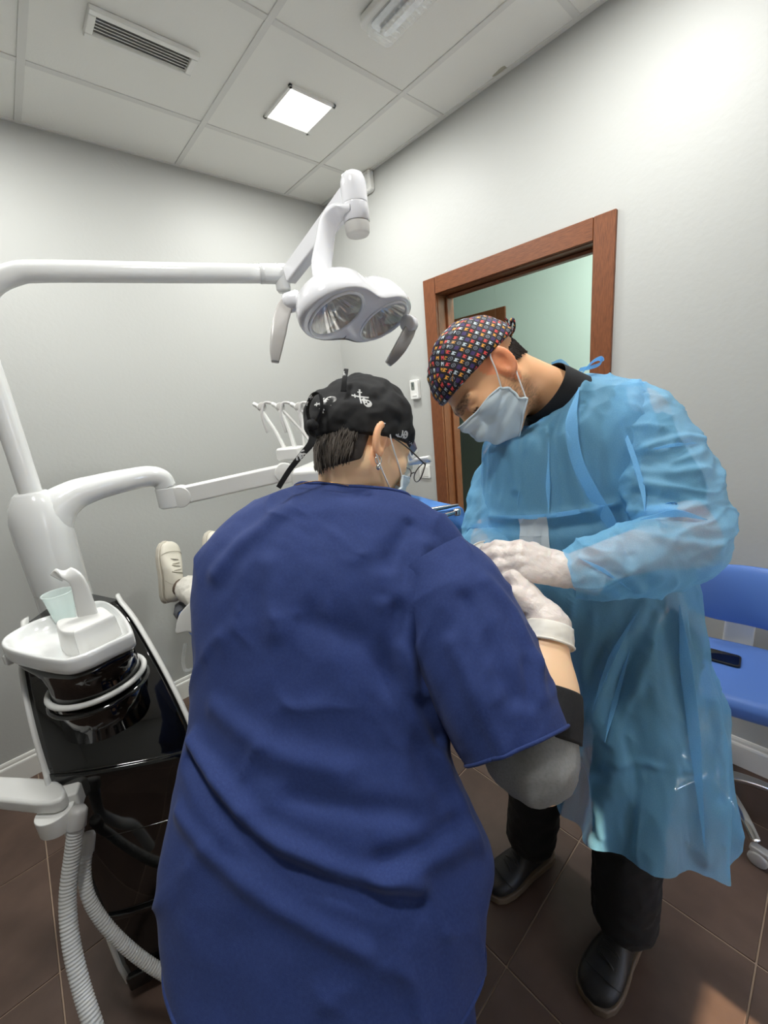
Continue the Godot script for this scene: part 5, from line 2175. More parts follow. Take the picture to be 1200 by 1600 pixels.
# ---------------------------------------------------------------- the patient
func patient() -> void:
	people_materials()
	var t := thing("person", "reclined patient in white trousers and off-white sneakers on the blue dental chair", "person", ch(0.6, 0, 0.64))
	var F := Caps.new()
	F.k = 0.06
	var sk := [[ch(0.10, 0, 0.935), ch(0.165, 0, 0.875), 0.055, 0.055], [ch(0.20, 0.13, 0.835), ch(0.20, -0.13, 0.835), 0.06, 0.06], [ch(0.22, 0, 0.83), ch(0.36, 0, 0.775), 0.11, 0.11], [ch(0.36, 0, 0.775), ch(0.52, 0, 0.72), 0.11, 0.12], [ch(0.20, 0.18, 0.83), ch(0.38, 0.22, 0.73), 0.045, 0.038], [ch(0.38, 0.22, 0.73), ch(0.48, 0.10, 0.82), 0.036, 0.03], [ch(0.20, -0.18, 0.83), ch(0.38, -0.22, 0.73), 0.045, 0.038], [ch(0.38, -0.22, 0.73), ch(0.48, -0.10, 0.82), 0.036, 0.03]]
	for q in sk:
		F.add(q[0], q[1], q[2], q[3])
	var b := MB.new()
	b.field(F.lo(0.03), F.hi(0.03), 0.014, F)
	var H := Head.new()
	var hf := head_frame(ch(0.055, 0, 0.955), Vector3(0.05, 1, -0.15), (CA - CB).normalized() + Vector3(0, 0.1, 0))
	H.inv = hf.affine_inverse()
	H.skin = Color(0.74, 0.46, 0.30)
	H.neck_to = H.inv * ch(0.15, 0, 0.885)
	head_bits(b, H, hf.origin, ch(0.15, 0, 0.885), 0.006)
	for i in b.col.size():
		if b.col[i] == Color.WHITE:
			b.col[i] = Color(0.74, 0.46, 0.30)
	obj("body", b, M.skin_0, t)
	# sweater and bib
	F = Caps.new()
	F.k = 0.06
	for i in range(1, sk.size()):
		F.add(sk[i][0], sk[i][1], sk[i][2] + 0.014, sk[i][3] + 0.014)
	b = MB.new()
	b.field(F.lo(0.03), F.hi(0.03), 0.014, F)
	obj("sweater", b, M.tee_grey, t, "grey sweater")
	# trousers: the ankle shows by the scrub
	F = Caps.new()
	F.k = 0.03
	var an := at(297, 921, 1.86)
	var an2 := an + Vector3(0.21, -0.01, 0.0)
	F.add(ch(0.52, 0.08, 0.73), ch(0.73, 0.09, 0.755), 0.095, 0.078)
	F.add(ch(0.73, 0.09, 0.755), an2, 0.076, 0.058)
	F.add(ch(0.52, -0.08, 0.73), ch(0.73, -0.10, 0.755), 0.095, 0.078)
	F.add(ch(0.73, -0.10, 0.755), an, 0.076, 0.060)
	F.rough = ridged(15, 26.0, 2)
	F.amp = 0.006
	b = MB.new()
	b.field(F.lo(0.03), F.hi(0.03), 0.010, F)
	obj("trousers", b, M.white_denim, t, "white trousers")
	var upv := (CA - CB).normalized() * 0.75 + cr * 0.55 + Vector3(0, 0.10, 0)
	for k in 2:
		var o := Vector3(0.21, -0.01, 0.0) * k
		var heel := at(262, 941, 1.93) + o
		var toe := at(259, 847, 1.96) + o
		shoe_parts(t, heel, toe, upv, 1.0, M.sneaker, M.sneaker_sole, M.sneaker_lace, "sneaker", "off-white leather sneaker")
		b = MB.new()
		var an_: Vector3 = (an if k == 0 else an2)
		b.tube([heel.lerp(toe, 0.27) + upv * 0.075, heel.lerp(toe, 0.25) + upv * 0.105, an_], [0.040, 0.038, 0.040], 16, 4)
		obj("sock", b, mat("sock_%d" % k, rgb(108, 92, 80), 0.9), t, "taupe sock")

# ---------------------------------------------------------------- the dentist in the blue gown
func dentist() -> void:
	var t := thing("person", "man in a translucent blue gown, patterned cap and mask leaning over the patient", "person", Vector3(0.93, 0, -0.38))
	var hc := at(760, 594, 0.94)
	var hf := head_frame(hc, cv(-0.46, -0.88, 0.06), cv(-0.88, 0.46, 0.06))
	var neck := at(905, 640, 0.97)
	var H := Head.new()
	H.inv = hf.affine_inverse()
	H.skin = Color(0.88, 0.48, 0.255)
	H.stubble = 0.55
	H.neck_to = H.inv * neck
	H.neck_r = 0.059
	H.grain.frequency = 0.9
	var b := MB.new()
	head_bits(b, H, hc, neck)
	# body inside the clothes
	var shl := at(985, 660, 0.95)
	var ell_ := at(1068, 840, 0.82)
	var wrl := at(892, 893, 0.80)
	var shr := at(800, 720, 1.12)
	var elr := at(768, 850, 1.06)
	var wrr := at(772, 892, 0.93)
	var pel := Vector3(1.03, 0.93, -0.35)
	var F := Caps.new()
	F.k = 0.05
	F.add(shl, shr, 0.075, 0.075)
	F.add((shl + shr) * 0.5, pel + Vector3(-0.02, 0.2, -0.04), 0.12, 0.115)
	F.add(pel + Vector3(-0.02, 0.2, -0.04), pel, 0.115, 0.125)
	F.add(shl, ell_, 0.056, 0.048)
	F.add(ell_, wrl, 0.050, 0.034)
	F.add(shr, elr, 0.054, 0.042)
	F.add(elr, wrr, 0.042, 0.030)
	F.add(pel + Vector3(0, -0.05, 0.09), Vector3(0.96, 0.5, -0.26), 0.095, 0.062)
	F.add(Vector3(0.96, 0.5, -0.26), Vector3(0.93, 0.10, -0.245), 0.06, 0.042)
	F.add(pel + Vector3(0, -0.05, -0.09), Vector3(0.97, 0.5, -0.50), 0.095, 0.062)
	F.add(Vector3(0.97, 0.5, -0.50), Vector3(0.945, 0.10, -0.53), 0.06, 0.042)
	F.add((shl + shr) * 0.5, neck, 0.08, 0.062)
	b.field(F.lo(0.03), F.hi(0.03), 0.014, F)
	for i in b.col.size():
		if b.col[i] == Color.WHITE:
			b.col[i] = H.skin
	obj("body", b, M.skin_1, t)
	# black scrub top under the gown
	F = Caps.new()
	F.k = 0.05
	F.add(shl, shr, 0.066, 0.070)
	F.add((shl + shr) * 0.5, pel + Vector3(-0.02, 0.2, -0.04), 0.14, 0.135)
	F.add(pel + Vector3(-0.02, 0.2, -0.04), pel + Vector3(0, -0.08, 0), 0.13, 0.145)
	F.add(shl, shl.lerp(ell_, 0.62), 0.062, 0.076)
	F.add(shr, shr.lerp(elr, 0.62), 0.062, 0.062)
	F.add((shl + shr) * 0.5, neck + (neck - hc) * 0.0, 0.09, 0.066)
	b = MB.new()
	b.field(F.lo(0.03), F.hi(0.03), 0.012, F)
	obj("scrub_top", b, M.scrub_black, t, "black scrub top under the gown")
	b = MB.new()
	b.grid(sleeve([at(848, 610, 0.937), at(853, 613, 0.94), at(880, 628, 0.96), at(910, 645, 0.985)], [0.0665, 0.0680, 0.072, 0.078], 48, 8), true, false, false)
	obj("scrub_collar", b, M.scrub_black, t, "black scrub collar")
	# trousers
	F = Caps.new()
	F.k = 0.035
	F.add(pel + Vector3(0, -0.05, 0.085), Vector3(0.965, 0.5, -0.26), 0.11, 0.082)
	F.add(Vector3(0.965, 0.5, -0.26), Vector3(0.935, 0.12, -0.245), 0.080, 0.078)
	F.add(pel + Vector3(0, -0.05, -0.085), Vector3(0.975, 0.5, -0.50), 0.11, 0.082)
	F.add(Vector3(0.975, 0.5, -0.50), Vector3(0.955, 0.12, -0.53), 0.080, 0.074)
	F.rough = ridged(21, 14.0, 2)
	F.amp = 0.008
	b = MB.new()
	b.field(F.lo(0.03), F.hi(0.03), 0.011, F)
	obj("trousers", b, M.trouser_black, t, "black trousers")
	shoe_parts(t, Vector3(1.005, 0, -0.235), Vector3(0.738, 0, -0.255), Vector3.UP, 1.15, M.leather_black, M.welt, M.leather_black, "shoe", "black leather ankle shoe")
	shoe_parts(t, Vector3(1.02, 0, -0.500), Vector3(0.770, 0, -0.575), Vector3.UP, 1.15, M.leather_black, M.welt, M.leather_black, "shoe", "black leather ankle shoe")
	# cap
	var C := CapField.new()
	C.grow = 0.015
	C.hem = Plane(Vector3(0, 0.93, -0.26).normalized(), 0.031)
	C.wav = soft(3, 22.0, 2)
	C.amp = 0.004
	b = MB.new()
	b.field(Vector3(-0.11, -0.06, -0.13), Vector3(0.11, 0.15, 0.12), 0.0038, C)
	var capo := obj_local("surgical_cap", b, M.tooth_cloth, t, hf, "black cap printed with small coloured teeth")
	b = MB.new()
	b.tube([Vector3(0.0, -0.002, -0.112), Vector3(0.012, 0.0, -0.13), Vector3(0.02, 0.012, -0.142), Vector3(0.008, 0.012, -0.14), Vector3(0.0, 0.0, -0.118)], 0.004, 6, 5)
	b.tube([Vector3(0.0, 0.0, -0.114), Vector3(0.018, 0.015, -0.13), Vector3(0.022, 0.03, -0.135)], [0.004, 0.0035, 0.002], 6, 5)
	obj_local("cap_tie", b, M.tooth_cloth, capo, Transform3D()).transform = Transform3D()
	face_mask(t, hf, H)
	# hair below the cap
	hair_patch(t, hf, H, 700, 4, M.hair_dark, Vector2(-1.3, -0.045), Vector2(1.3, 0.0), 0.0, 0.014, 0.02).name = "hair"
	# gloves
	var yl := (at(775, 868, 0.80) - wrl).normalized()
	glove(t, hand_frame(wrl + yl * 0.01, yl, cf * 0.75 - cu * 0.55, true), [0.5, 0.45, 0.5, 0.55, 0.6], -yl, 0.032, 0.045)
	var yr := (Vector3(0.70, 1.10, -0.40) - wrr).normalized()
	glove(t, hand_frame(wrr, yr, Vector3(0, -1, 0.2), false), [0.5, 0.5, 0.55, 0.6, 0.65], -yr, 0.034, 0.05)
	# gown: body
	var keys := [[808, 668, 0.985, 897, 586, 0.965, 0.076, 0.06], [764, 692, 1.00, 965, 588, 0.94, 0.085, 0.10], [757, 725, 1.04, 1012, 622, 0.94, 0.135, 0.13], [756, 790, 1.06, 1050, 720, 0.96, 0.15, 0.14], [762, 860, 1.06, 1064, 830, 0.98, 0.15, 0.14], [812, 940, 1.06, 1080, 930, 0.99, 0.15, 0.15], [858, 1020, 1.06, 1096, 1010, 0.995, 0.145, 0.16], [882, 1110, 1.06, 1116, 1100, 1.0, 0.14, 0.17], [885, 1190, 1.07, 1128, 1205, 1.0, 0.135, 0.18], [876, 1248, 1.09, 1136, 1298, 1.0, 0.13, 0.19]]
	var spine := Vector3(0.05, 1, 0.1)
	var rows := px_loft(keys, spine, 240, 27, 0.9)
	var folds := [
		[0.016, 0.014, [905, 600], [880, 680], [905, 780], [960, 860]], [0.012, 0.010, [850, 670], [858, 750], [855, 860]],
		[0.010, 0.008, [760, 806], [830, 806], [900, 798], [960, 790]], [0.016, -0.014, [765, 825], [860, 830], [930, 822]],
		[0.016, 0.013, [1000, 945], [955, 1030], [925, 1100], [900, 1170]], [0.022, 0.018, [1050, 930], [1068, 1050], [1080, 1160], [1100, 1340]],
		[0.014, 0.012, [1020, 960], [985, 1080], [950, 1160]], [0.02, -0.016, [990, 1000], [960, 1100], [930, 1200]], [0.010, 0.008, [905, 1170], [920, 1230], [938, 1310]],
		[0.010, 0.007, [960, 1195], [1010, 1195], [1075, 1195]], [0.018, -0.014, [1085, 960], [1110, 1080], [1128, 1250]], [0.014, 0.011, [800, 690], [800, 760]], [0.014, 0.010, [830, 690], [815, 800]]]
	for j in rows.size():
		var w := smoothstep(0.45, 1.0, j / float(rows.size() - 1))
		var r: PackedVector3Array = rows[j]
		for i in r.size():
			var a := TAU * i / r.size()
			var lob := exp(-pow((a - 0.62) / 0.30, 2.0))
			var dir: Vector3 = (r[i] - (rows[j][120] + rows[j][0]) * 0.5)
			dir.y = 0.0
			r[i] += Vector3(0, -0.05 * lob * w, 0) + dir.normalized() * (0.008 * w * lob + 0.012 * w * sin(a * 9.0))
		rows[j] = r
	rows = crease(rows, folds, ridged(31, 6.0, 3), 0.010, true, Vector3(1, 0.30, 1), ridged(32, 7.0, 2), 0.007)
	b = MB.new()
	b.grid(rows, true, false, false)
	var gown := obj("gown", b, M.gown, t, "translucent light blue disposable gown")
	# gown: near sleeve
	var sl := px_sleeve([[950, 648, 0.98, 0.080], [985, 672, 0.94, 0.094], [1018, 718, 0.90, 0.096], [1040, 768, 0.86, 0.091], [1056, 812, 0.83, 0.085], [1059, 842, 0.81, 0.078], [1030, 862, 0.80, 0.072], [990, 874, 0.795, 0.067], [935, 886, 0.80, 0.056], [905, 893, 0.805, 0.046], [890, 896, 0.81, 0.041]], 120, 20)
	var sf := [[0.010, 0.010, [1005, 700], [1060, 690], [1095, 690]], [0.010, 0.010, [985, 740], [1050, 745], [1105, 740]], [0.012, 0.012, [985, 800], [1040, 800], [1095, 790]], [0.012, -0.014, [1000, 770], [1060, 780]], [0.010, 0.009, [1120, 850], [1050, 845], [985, 835]], [0.010, 0.010, [920, 860], [960, 885], [1000, 925]], [0.008, 0.008, [905, 870], [935, 880]], [0.010, -0.010, [960, 840], [985, 870]]]
	sl = crease(sl, sf, ridged(33, 6.0, 3), 0.012, true, Vector3(0.8, 1.2, 0.8), ridged(34, 7.0, 1), 0.006)
	b = MB.new()
	b.grid(sl, true, false, false)
	obj("sleeve", b, M.gown, gown)
	var sr := sleeve([shr + Vector3(0.02, 0, 0.02), shr.lerp(elr, 0.4), shr.lerp(elr, 0.8), elr, elr.lerp(wrr, 0.35), elr.lerp(wrr, 0.8), wrr], [0.085, 0.085, 0.078, 0.072, 0.066, 0.052, 0.044], 56, 10)
	sr = crease(sr, [], ridged(35, 11.0, 3), 0.010)
	b = MB.new()
	b.grid(sr, true, false, false)
	obj("sleeve", b, M.gown, gown)
	# tucks where the thin cloth lies double
	for q in [[rows, 0.030, [905, 605], [893, 660], [905, 730], [950, 810], [985, 870]], [rows, 0.012, [858, 690], [856, 760], [858, 803]], [rows, 0.013, [764, 806], [830, 808], [900, 800], [960, 786]], [rows, 0.028, [1062, 945], [1072, 1040], [1085, 1150], [1102, 1335]], [rows, 0.016, [1000, 950], [955, 1030], [925, 1110]], [rows, 0.013, [985, 1010], [960, 1100], [945, 1160]], [rows, 0.012, [820, 700], [808, 790]],
			[sl, 0.012, [958, 632], [985, 700], [1003, 760], [1008, 800]], [sl, 0.008, [1000, 706], [1050, 696], [1090, 692]], [sl, 0.018, [1000, 812], [1055, 802], [1105, 812]], [sl, 0.009, [905, 872], [940, 890], [985, 922]]]:
		var path := []
		for k in range(2, q.size()):
			var d := pix(snap(q[0], q[k][0], q[k][1])).z
			path.append(at(q[k][0], q[k][1], d - 0.004))
		var along: Vector3 = path[-1] - path[0]
		var ws := []
		for k in path.size():
			ws.append(q[1] * (0.06 if k in [0, path.size() - 1] else 0.8))
		b = MB.new()
		ribbon(b, path, along.cross(EYE - path[0]), ws, 0.0012)
		obj("tuck", b, M.gown, gown)
	# neck binding, tie bow, pocket
	b = MB.new()
	var nb := []
	for i in range(0, 240, 8):
		nb.append(rows[0][i])
	b.tube(nb, 0.0035, 6, 3, false, true)
	obj("neck_binding", b, M.gown, gown)
	b = MB.new()
	ribbon(b, [at(903, 592, 0.93), at(912, 580, 0.93), at(925, 566, 0.94), at(937, 560, 0.95), at(940, 566, 0.955), at(930, 572, 0.95), at(905, 578, 0.94)], cu * 0.6 - cf, 0.012, 0.0012)
	obj("neck_tie", b, M.gown, gown, "blue gown tie loop")
	b = MB.new()
	ribbon(b, [at(900, 594, 0.93), at(890, 580, 0.95), at(876, 568, 0.97), at(862, 570, 0.98)], cu * 0.6 - cf, [0.012, 0.018, 0.022, 0.014], 0.0015)
	obj("neck_tie", b, M.gown, gown)
	b = MB.new()
	ribbon(b, [at(903, 594, 0.925), at(925, 612, 0.91), at(948, 640, 0.90), at(958, 662, 0.892)], cu * 0.5 + cr * 0.6, 0.011, 0.0012)
	obj("neck_tie", b, M.gown, gown)
	b = MB.new()
	var pr := []
	for j in 9:
		var r := PackedVector3Array()
		for i in 7:
			var u := i / 6.0
			var v := j / 8.0
			var p := snap(rows, lerpf(lerpf(803, 818, v), lerpf(850, 856, v), u), lerpf(813, 870, v))
			r.append(p + (EYE - p).normalized() * (0.006 + 0.002 * sin(u * 9.0 + v * 7.0)))
		pr.append(r)
	b.grid(pr, false, false, false, false)
	var pm := mat("tissue", Color(0.86, 0.90, 0.92, 0.72), 0.8)
	pm.transparency = BaseMaterial3D.TRANSPARENCY_ALPHA
	obj("pocket_tissue", b, pm, gown, "white paper tissue at the waist")

# ---------------------------------------------------------------- the assistant in navy scrubs
func assistant() -> void:
	var t := thing("person", "assistant in navy scrubs and black skull-print cap seen from behind", "person", Vector3(0.25, 0, -0.52))
	var hc := at(570, 700, 0.90)
	var hf := head_frame(hc, cv(0.77, -0.37, -0.52), cv(0.26, 0.93, -0.22))
	var neck := at(545, 812, 0.93)
	var H := Head.new()
	H.inv = hf.affine_inverse()
	H.skin = Color(1.0, 0.65, 0.39)
	H.neck_to = H.inv * neck
	H.neck_r = 0.064
	H.brows = 0.0
	var b := MB.new()
	head_bits(b, H, hc, neck)
	var shl := at(385, 880, 0.90)
	var shr := at(690, 905, 0.80)
	var elr := at(838, 1190, 0.645)
	var wrr := at(858, 978, 0.735)
	var ell_ := at(400, 1080, 0.98)
	var wrl := at(640, 1000, 1.05)
	var pel := at(510, 1400, 0.73)
	var F := Caps.new()
	F.k = 0.05
	F.add(shl, shr, 0.07, 0.07)
	F.add((shl + shr) * 0.5, pel, 0.115, 0.13)
	F.add((shl + shr) * 0.5, neck, 0.09, 0.064)
	F.add(shr, elr, 0.055, 0.046)
	F.add(elr, elr.lerp(wrr, 0.45), 0.046, 0.046)
	F.add(elr.lerp(wrr, 0.45), elr.lerp(wrr, 0.94), 0.046, 0.033)
	F.add(shl, ell_, 0.055, 0.044)
	F.add(ell_, wrl, 0.042, 0.032)
	var fl := Vector3(0.17, 0, -0.58)
	var fr := Vector3(0.38, 0, -0.42)
	F.add(pel + Vector3(-0.06, -0.05, -0.06), fl + Vector3(0, 0.1, 0), 0.10, 0.045)
	F.add(pel + Vector3(0.06, -0.05, 0.06), fr + Vector3(0, 0.1, 0), 0.10, 0.045)
	b.field(F.lo(0.03), F.hi(0.03), 0.009, F)
	for i in b.col.size():
		if b.col[i] == Color.WHITE:
			b.col[i] = H.skin
	obj("body", b, M.skin_0, t)
	b = MB.new()
	var mole := elr.lerp(wrr, 0.86) + (EYE - elr).normalized() * 0.036
	b.lathe(frame(at(868, 982, 0.705), EYE - wrr), [Vector2(0, 0.0), Vector2(0.0028, 0.0), Vector2(0.002, 0.0012), Vector2(0, 0.0015)], 10)
	# hair under the cap
	var HF := HairField.new()
	HF.H = local_head(H)
	HF.wav = soft(6, 70.0, 2)
	b = MB.new()
	b.field(Vector3(-0.11, -0.12, -0.14), Vector3(0.11, 0.08, 0.02), 0.004, HF)
	var hair := obj_local("hair", b, M.hair_dark, t, hf, "short dark greying hair")
	for q in [[1700, 8, M.hair_dark, 0.0045], [650, 9, M.hair_grey, 0.006]]:
		hair_patch(hair, Transform3D(), H, q[0], q[1], q[2], Vector2(-1.02, -0.076), Vector2(1.3, 0.03), q[3], 0.026, 0.028).transform = Transform3D()
	var C: CapField
	# cap
	C = CapField.new()
	C.grow = 0.014
	C.lift = 0.016
	C.hem = Plane(Vector3(0, 0.94, -0.34).normalized(), 0.010)
	C.puff = Vector3(0.012, 0.022, -0.098)
	C.puff_r = 0.046
	C.wav = soft(7, 20.0, 2)
	C.amp = 0.006
	b = MB.new()
	b.field(Vector3(-0.12, -0.04, -0.17), Vector3(0.12, 0.16, 0.13), 0.0040, C)
	var capo := obj_local("surgical_cap", b, M.skull_cloth, t, hf, "black cap with white skull and blade print")
	b = MB.new()
	ribbon(b, [at(486, 664, 0.795), at(487, 690, 0.79), at(470, 712, 0.785), at(452, 735, 0.785), at(435, 762, 0.785)], cr + cf * 0.3, [0.012, 0.014, 0.011, 0.010, 0.010], 0.003)
	obj("cap_tie_tail", b, M.skull_cloth, t, "black tie tail of the cap")
	b = MB.new()
	ribbon(b, [at(486, 664, 0.795), at(480, 640, 0.785), at(488, 618, 0.785), at(500, 616, 0.785), at(502, 640, 0.785), at(490, 666, 0.79)], cf + cr * 0.3, 0.012, 0.003)
	obj("cap_tie_bow", b, M.skull_cloth, t)
	b = MB.new()
	b.lathe(frame(at(488, 664, 0.79), cu), [Vector2(0, -0.012), Vector2(0.010, -0.008), Vector2(0.012, 0.0), Vector2(0.010, 0.008), Vector2(0, 0.012)], 14)
	obj("cap_tie_knot", b, M.skull_cloth, t)
	b = MB.new()
	ribbon(b, [at(537, 612, 0.80), at(538, 595, 0.80), at(541, 577, 0.81)], cr, [0.012, 0.010, 0.009], 0.003)
	obj("cap_tie_end", b, M.skull_cloth, t)
	face_mask(t, hf, H, 0.018, 0.0)
	# spectacles
	var g := MB.new()
	g.tube([Vector3(-0.081, 0.016, -0.005), Vector3(-0.080, 0.014, 0.05), Vector3(-0.066, 0.008, 0.120)], 0.0016, 6, 4)
	g.tube([Vector3(0.081, 0.016, -0.005), Vector3(0.080, 0.014, 0.05), Vector3(0.066, 0.008, 0.120)], 0.0016, 6, 4)
	for s in [-1.0, 1.0]:
		var ring := []
		for k in 16:
			var a := TAU * k / 16.0
			ring.append(Vector3(s * 0.037 + cos(a) * 0.030, 0.0 + sin(a) * 0.023, 0.142 - 0.022 * pow(absf(s * 0.037 + cos(a) * 0.030) / 0.067, 2.0)))
		g.tube(ring, 0.0014, 6, 2, false, true)
	g.tube([Vector3(-0.008, 0.004, 0.141), Vector3(0, 0.008, 0.144), Vector3(0.008, 0.004, 0.141)], 0.0014, 6, 3)
	var gl := obj_local("spectacles", g, mat("frame_dark", rgb(60, 52, 48), 0.3), t, hf, "thin-rimmed spectacles")
	for s in [-1.0, 1.0]:
		g = MB.new()
		var rr := []
		for f in [1.0, 0.5, 0.05]:
			var r := PackedVector3Array()
			for k in 24:
				var a := TAU * k / 24.0
				var x: float = s * 0.037 + cos(a) * 0.029 * f
				r.append(Vector3(x, 0.0 + sin(a) * 0.022 * f, 0.142 - 0.022 * pow(absf(x) / 0.067, 2.0)))
			rr.append(r)
		g.grid(rr, true, false, true, false)
		obj_local("spectacle_glass", g, M.lens, gl, Transform3D()).transform = Transform3D()
	# earring and neck chain
	b = MB.new()
	var ep := hf * Vector3(-0.090, -0.040, -0.012)
	var hoop := []
	for k in 16:
		var a := TAU * k / 16.0
		hoop.append(ep + cu * (-0.008 + 0.008 * sin(a)) + (cr * 0.7 + cf * 0.7) * 0.008 * cos(a))
	b.tube(hoop, 0.0011, 6, 2, false, true)
	b.lathe(frame(ep - cu * 0.022, cu), [Vector2(0, -0.006), Vector2(0.0045, -0.003), Vector2(0.005, 0.001), Vector2(0.003, 0.005), Vector2(0, 0.006)], 14)
	obj("earring", b, M.chrome, t, "silver drop earring")
	b = MB.new()
	b.tube([at(462, 758, 0.835), at(490, 752, 0.815), at(520, 754, 0.805), at(545, 759, 0.805)], 0.0009, 5, 6)
	obj("necklace", b, mat("gold", rgb(170, 130, 80), 0.3, 1.0), t, "fine gold chain")
	# tunic
	var spine := at(530, 780, 0.86) - at(510, 1400, 0.64)
	var keys := [[462, 762, 0.88, 640, 776, 0.85, 0.035, 0.06], [405, 786, 0.88, 698, 813, 0.83, 0.065, 0.10], [352, 822, 0.87, 733, 860, 0.81, 0.085, 0.12], [316, 872, 0.85, 748, 925, 0.79, 0.10, 0.13], [305, 945, 0.83, 742, 1005, 0.77, 0.105, 0.14], [309, 1040, 0.80, 722, 1092, 0.74, 0.105, 0.15], [301, 1130, 0.77, 704, 1172, 0.715, 0.105, 0.16], [280, 1230, 0.73, 736, 1252, 0.69, 0.11, 0.17], [260, 1335, 0.69, 768, 1335, 0.665, 0.115, 0.17], [262, 1395, 0.67, 758, 1405, 0.65, 0.115, 0.17], [272, 1440, 0.655, 752, 1450, 0.64, 0.118, 0.17]]
	var rows := px_loft(keys, spine, 200, 21, 0.88)
	var folds := [
		[0.020, 0.016, [655, 855], [645, 930], [640, 1010], [650, 1080]], [0.016, -0.016, [680, 900], [668, 990], [662, 1090], [690, 1160]], [0.022, 0.014, [600, 900], [615, 1000], [640, 1100], [690, 1200]],
		[0.020, -0.015, [620, 950], [612, 1040], [650, 1150], [700, 1240]], [0.026, -0.010, [480, 960], [560, 1010], [600, 1060]], [0.022, 0.010, [420, 880], [430, 980]],
		[0.016, 0.016, [300, 1150], [340, 1230], [420, 1310], [540, 1365], [650, 1390]], [0.014, -0.018, [296, 1185], [345, 1270], [430, 1345], [560, 1395], [660, 1410]],
		[0.018, 0.014, [590, 1370], [660, 1345], [730, 1310]], [0.014, -0.016, [600, 1350], [660, 1325], [715, 1290]], [0.020, 0.010, [330, 1110], [420, 1180], [540, 1210]], [0.018, -0.010, [450, 1240], [560, 1270], [680, 1280]],
		[0.014, 0.010, [276, 1260], [330, 1340], [430, 1430], [560, 1480]], [0.020, 0.010, [330, 900], [380, 850], [450, 800]], [0.016, 0.009, [690, 1180], [720, 1250], [745, 1320]], [0.014, -0.010, [640, 820], [600, 870], [590, 930]]]
	for j in rows.size():
		var w := smoothstep(0.72, 1.0, j / float(rows.size() - 1))
		var r: PackedVector3Array = rows[j]
		for i in r.size():
			r[i] -= spine.normalized() * 0.10 * w * maxf(0.0, sin(TAU * i / r.size()))
		rows[j] = r
	rows = crease(rows, folds, soft(41, 9.0, 3), 0.004, true, Vector3(1, 0.6, 1), ridged(42, 4.5, 2), 0.007)
	b = MB.new()
	b.grid(rows, true, false, false)
	var top := obj("scrub_top", b, M.scrub, t, "navy cotton scrub top")
	b = MB.new()
	var nb := []
	for i in range(0, 200, 5):
		nb.append(rows[0][i])
	b.tube(nb, 0.004, 6, 3, false, true)
	obj("neck_hem", b, M.scrub, top)
	b = MB.new()
	var hb := []
	for i in range(0, 200, 4):
		hb.append(rows[-1][i])
	b.tube(hb, 0.003, 6, 2, false, true)
	obj("hem", b, M.scrub, top)
	# sleeve of the near arm
	var sl := px_sleeve([[668, 880, 0.80, 0.085], [700, 930, 0.775, 0.105], [732, 1000, 0.735, 0.107], [765, 1070, 0.695, 0.101], [792, 1128, 0.668, 0.094], [808, 1163, 0.652, 0.089]], 80, 14)
	sl = crease(sl, [[0.018, 0.012, [760, 900], [800, 960], [840, 1040]], [0.016, -0.012, [735, 930], [770, 1010], [800, 1080]], [0.014, 0.010, [700, 1000], [735, 1090], [790, 1180]], [0.014, 0.008, [835, 1040], [845, 1080]], [0.012, -0.008, [820, 1040], [825, 1090]]], soft(43, 11.0, 3), 0.004, true, Vector3(1, 0.7, 1), ridged(44, 5.0, 2), 0.006)
	b = MB.new()
	b.grid(sl, true, false, false)
	var slo := obj("sleeve", b, M.scrub, top)
	b = MB.new()
	var ring := []
	for i in range(0, 80, 2):
		ring.append(sl[-1][i])
	b.tube(ring, 0.003, 6, 2, false, true)
	obj("sleeve_hem", b, M.scrub, slo)
	b = MB.new()
	var seam := []
	for q in [[748, 872], [716, 925], [690, 985], [672, 1045], [664, 1110]]:
		seam.append(snap(rows, q[0], q[1]) + (EYE - at(q[0], q[1], 0.7)).normalized() * 0.002)
	# far sleeve
	var sl2 := sleeve([shl, shl.lerp(ell_, 0.4), shl.lerp(ell_, 0.85)], [0.09, 0.085, 0.08], 48, 10)
	b = MB.new()
	b.grid(sl2, true, false, false)
	obj("sleeve", b, M.scrub, top)
	# grey undershirt sleeve with black cuff
	F = Caps.new()
	F.k = 0.03
	F.add(at(775, 1085, 0.70), at(822, 1168, 0.655), 0.062, 0.060)
	F.add(at(822, 1168, 0.655), at(836, 1184, 0.645), 0.058, 0.054)
	F.add(at(836, 1184, 0.645), elr.lerp(wrr, 0.25), 0.054, 0.053)
	F.rough = soft(45, 18.0, 3)
	F.amp = 0.006
	b = MB.new()
	b.field(F.lo(0.02), F.hi(0.02), 0.006, F)
	var und := obj("undershirt_sleeve", b, M.tee_grey, t, "heather grey undershirt sleeve")
	b = MB.new()
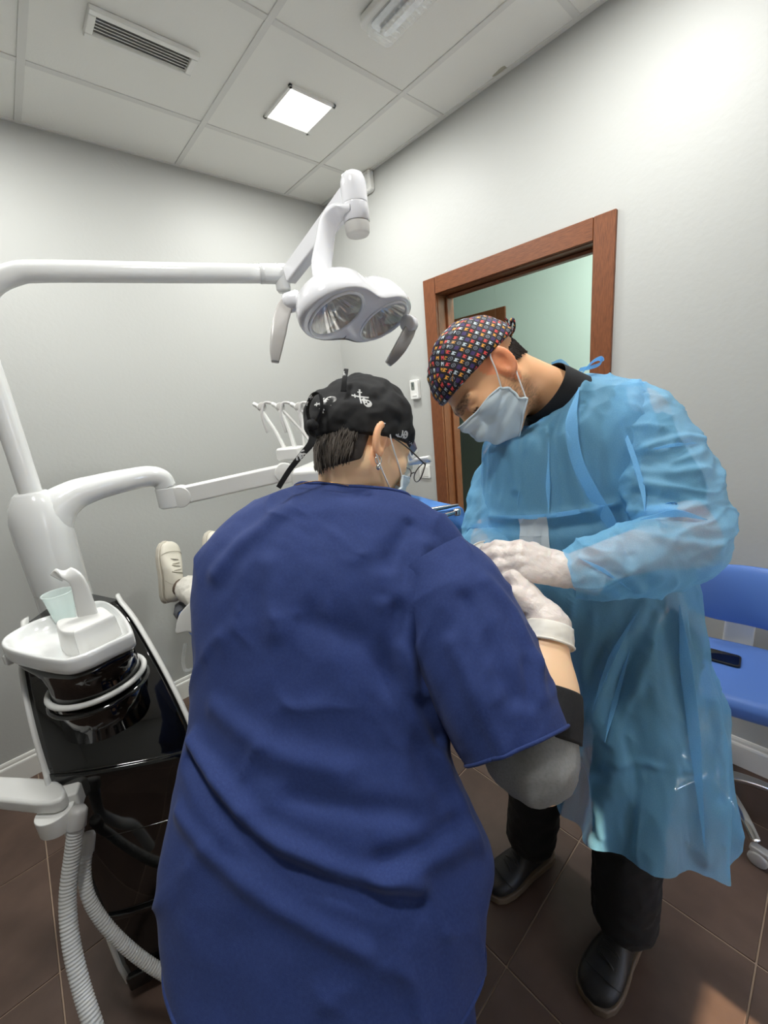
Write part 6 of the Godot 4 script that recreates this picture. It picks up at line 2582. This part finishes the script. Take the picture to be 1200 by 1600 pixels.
	b.grid(sleeve([elr.lerp(wrr, 0.18), elr.lerp(wrr, 0.36), elr.lerp(wrr, 0.50), elr.lerp(wrr, 0.52)], [0.063, 0.063, 0.060, 0.054], 60, 8), true, true, false)
	obj("undershirt_cuff", b, M.tee_black, und, "black undershirt cuff")
	# gloves
	var yr := cv(-0.34, 0.64, -0.69)
	glove(t, hand_frame(wrr + yr * 0.012 + cr * 0.006, yr, cv(-0.75, -0.45, -0.40), false), [0.7, 1.05, 1.1, 1.1, 1.1], (elr - wrr).normalized(), 0.041, 0.030)
	var yl := (Vector3(0.68, 1.06, -0.47) - wrl).normalized()
	glove(t, hand_frame(wrl, yl, Vector3(0, -1, 0.1), true), [0.5, 0.6, 0.6, 0.65, 0.7], -yl, 0.037, 0.04)
	# trousers
	var tr := px_loft([[285, 1400, 0.70, 742, 1400, 0.68, 0.10, 0.15], [300, 1470, 0.675, 745, 1470, 0.66, 0.105, 0.15], [350, 1540, 0.665, 742, 1545, 0.66, 0.10, 0.14], [405, 1620, 0.67, 738, 1640, 0.67, 0.09, 0.13]], spine, 100, 12, 0.9)
	tr = crease(tr, [], soft(47, 9.0, 3), 0.005)
	b = MB.new()
	b.grid(tr, true, false, false)
	var trs := obj("trousers", b, M.scrub, t, "navy scrub trousers")
	F = Caps.new()
	F.k = 0.04
	F.add(pel + Vector3(-0.06, -0.08, -0.06), Vector3(0.17, 0.45, -0.56), 0.115, 0.085)
	F.add(Vector3(0.17, 0.45, -0.56), fl + Vector3(0, 0.09, 0), 0.085, 0.075)
	F.add(pel + Vector3(0.06, -0.08, 0.06), Vector3(0.36, 0.45, -0.42), 0.115, 0.085)
	F.add(Vector3(0.36, 0.45, -0.42), fr + Vector3(0, 0.09, 0), 0.085, 0.075)
	b = MB.new()
	b.field(F.lo(0.03), F.hi(0.03), 0.013, F)
	obj("trouser_leg", b, M.scrub, trs)
	for f in [fl, fr]:
		shoe_parts(t, f - Vector3(0.68, 0, -0.73) * 0.09, f + Vector3(0.68, 0, -0.73) * 0.17, Vector3.UP, 0.9, M.sneaker, M.sneaker_sole, M.sneaker_lace, "clog", "white work shoe")
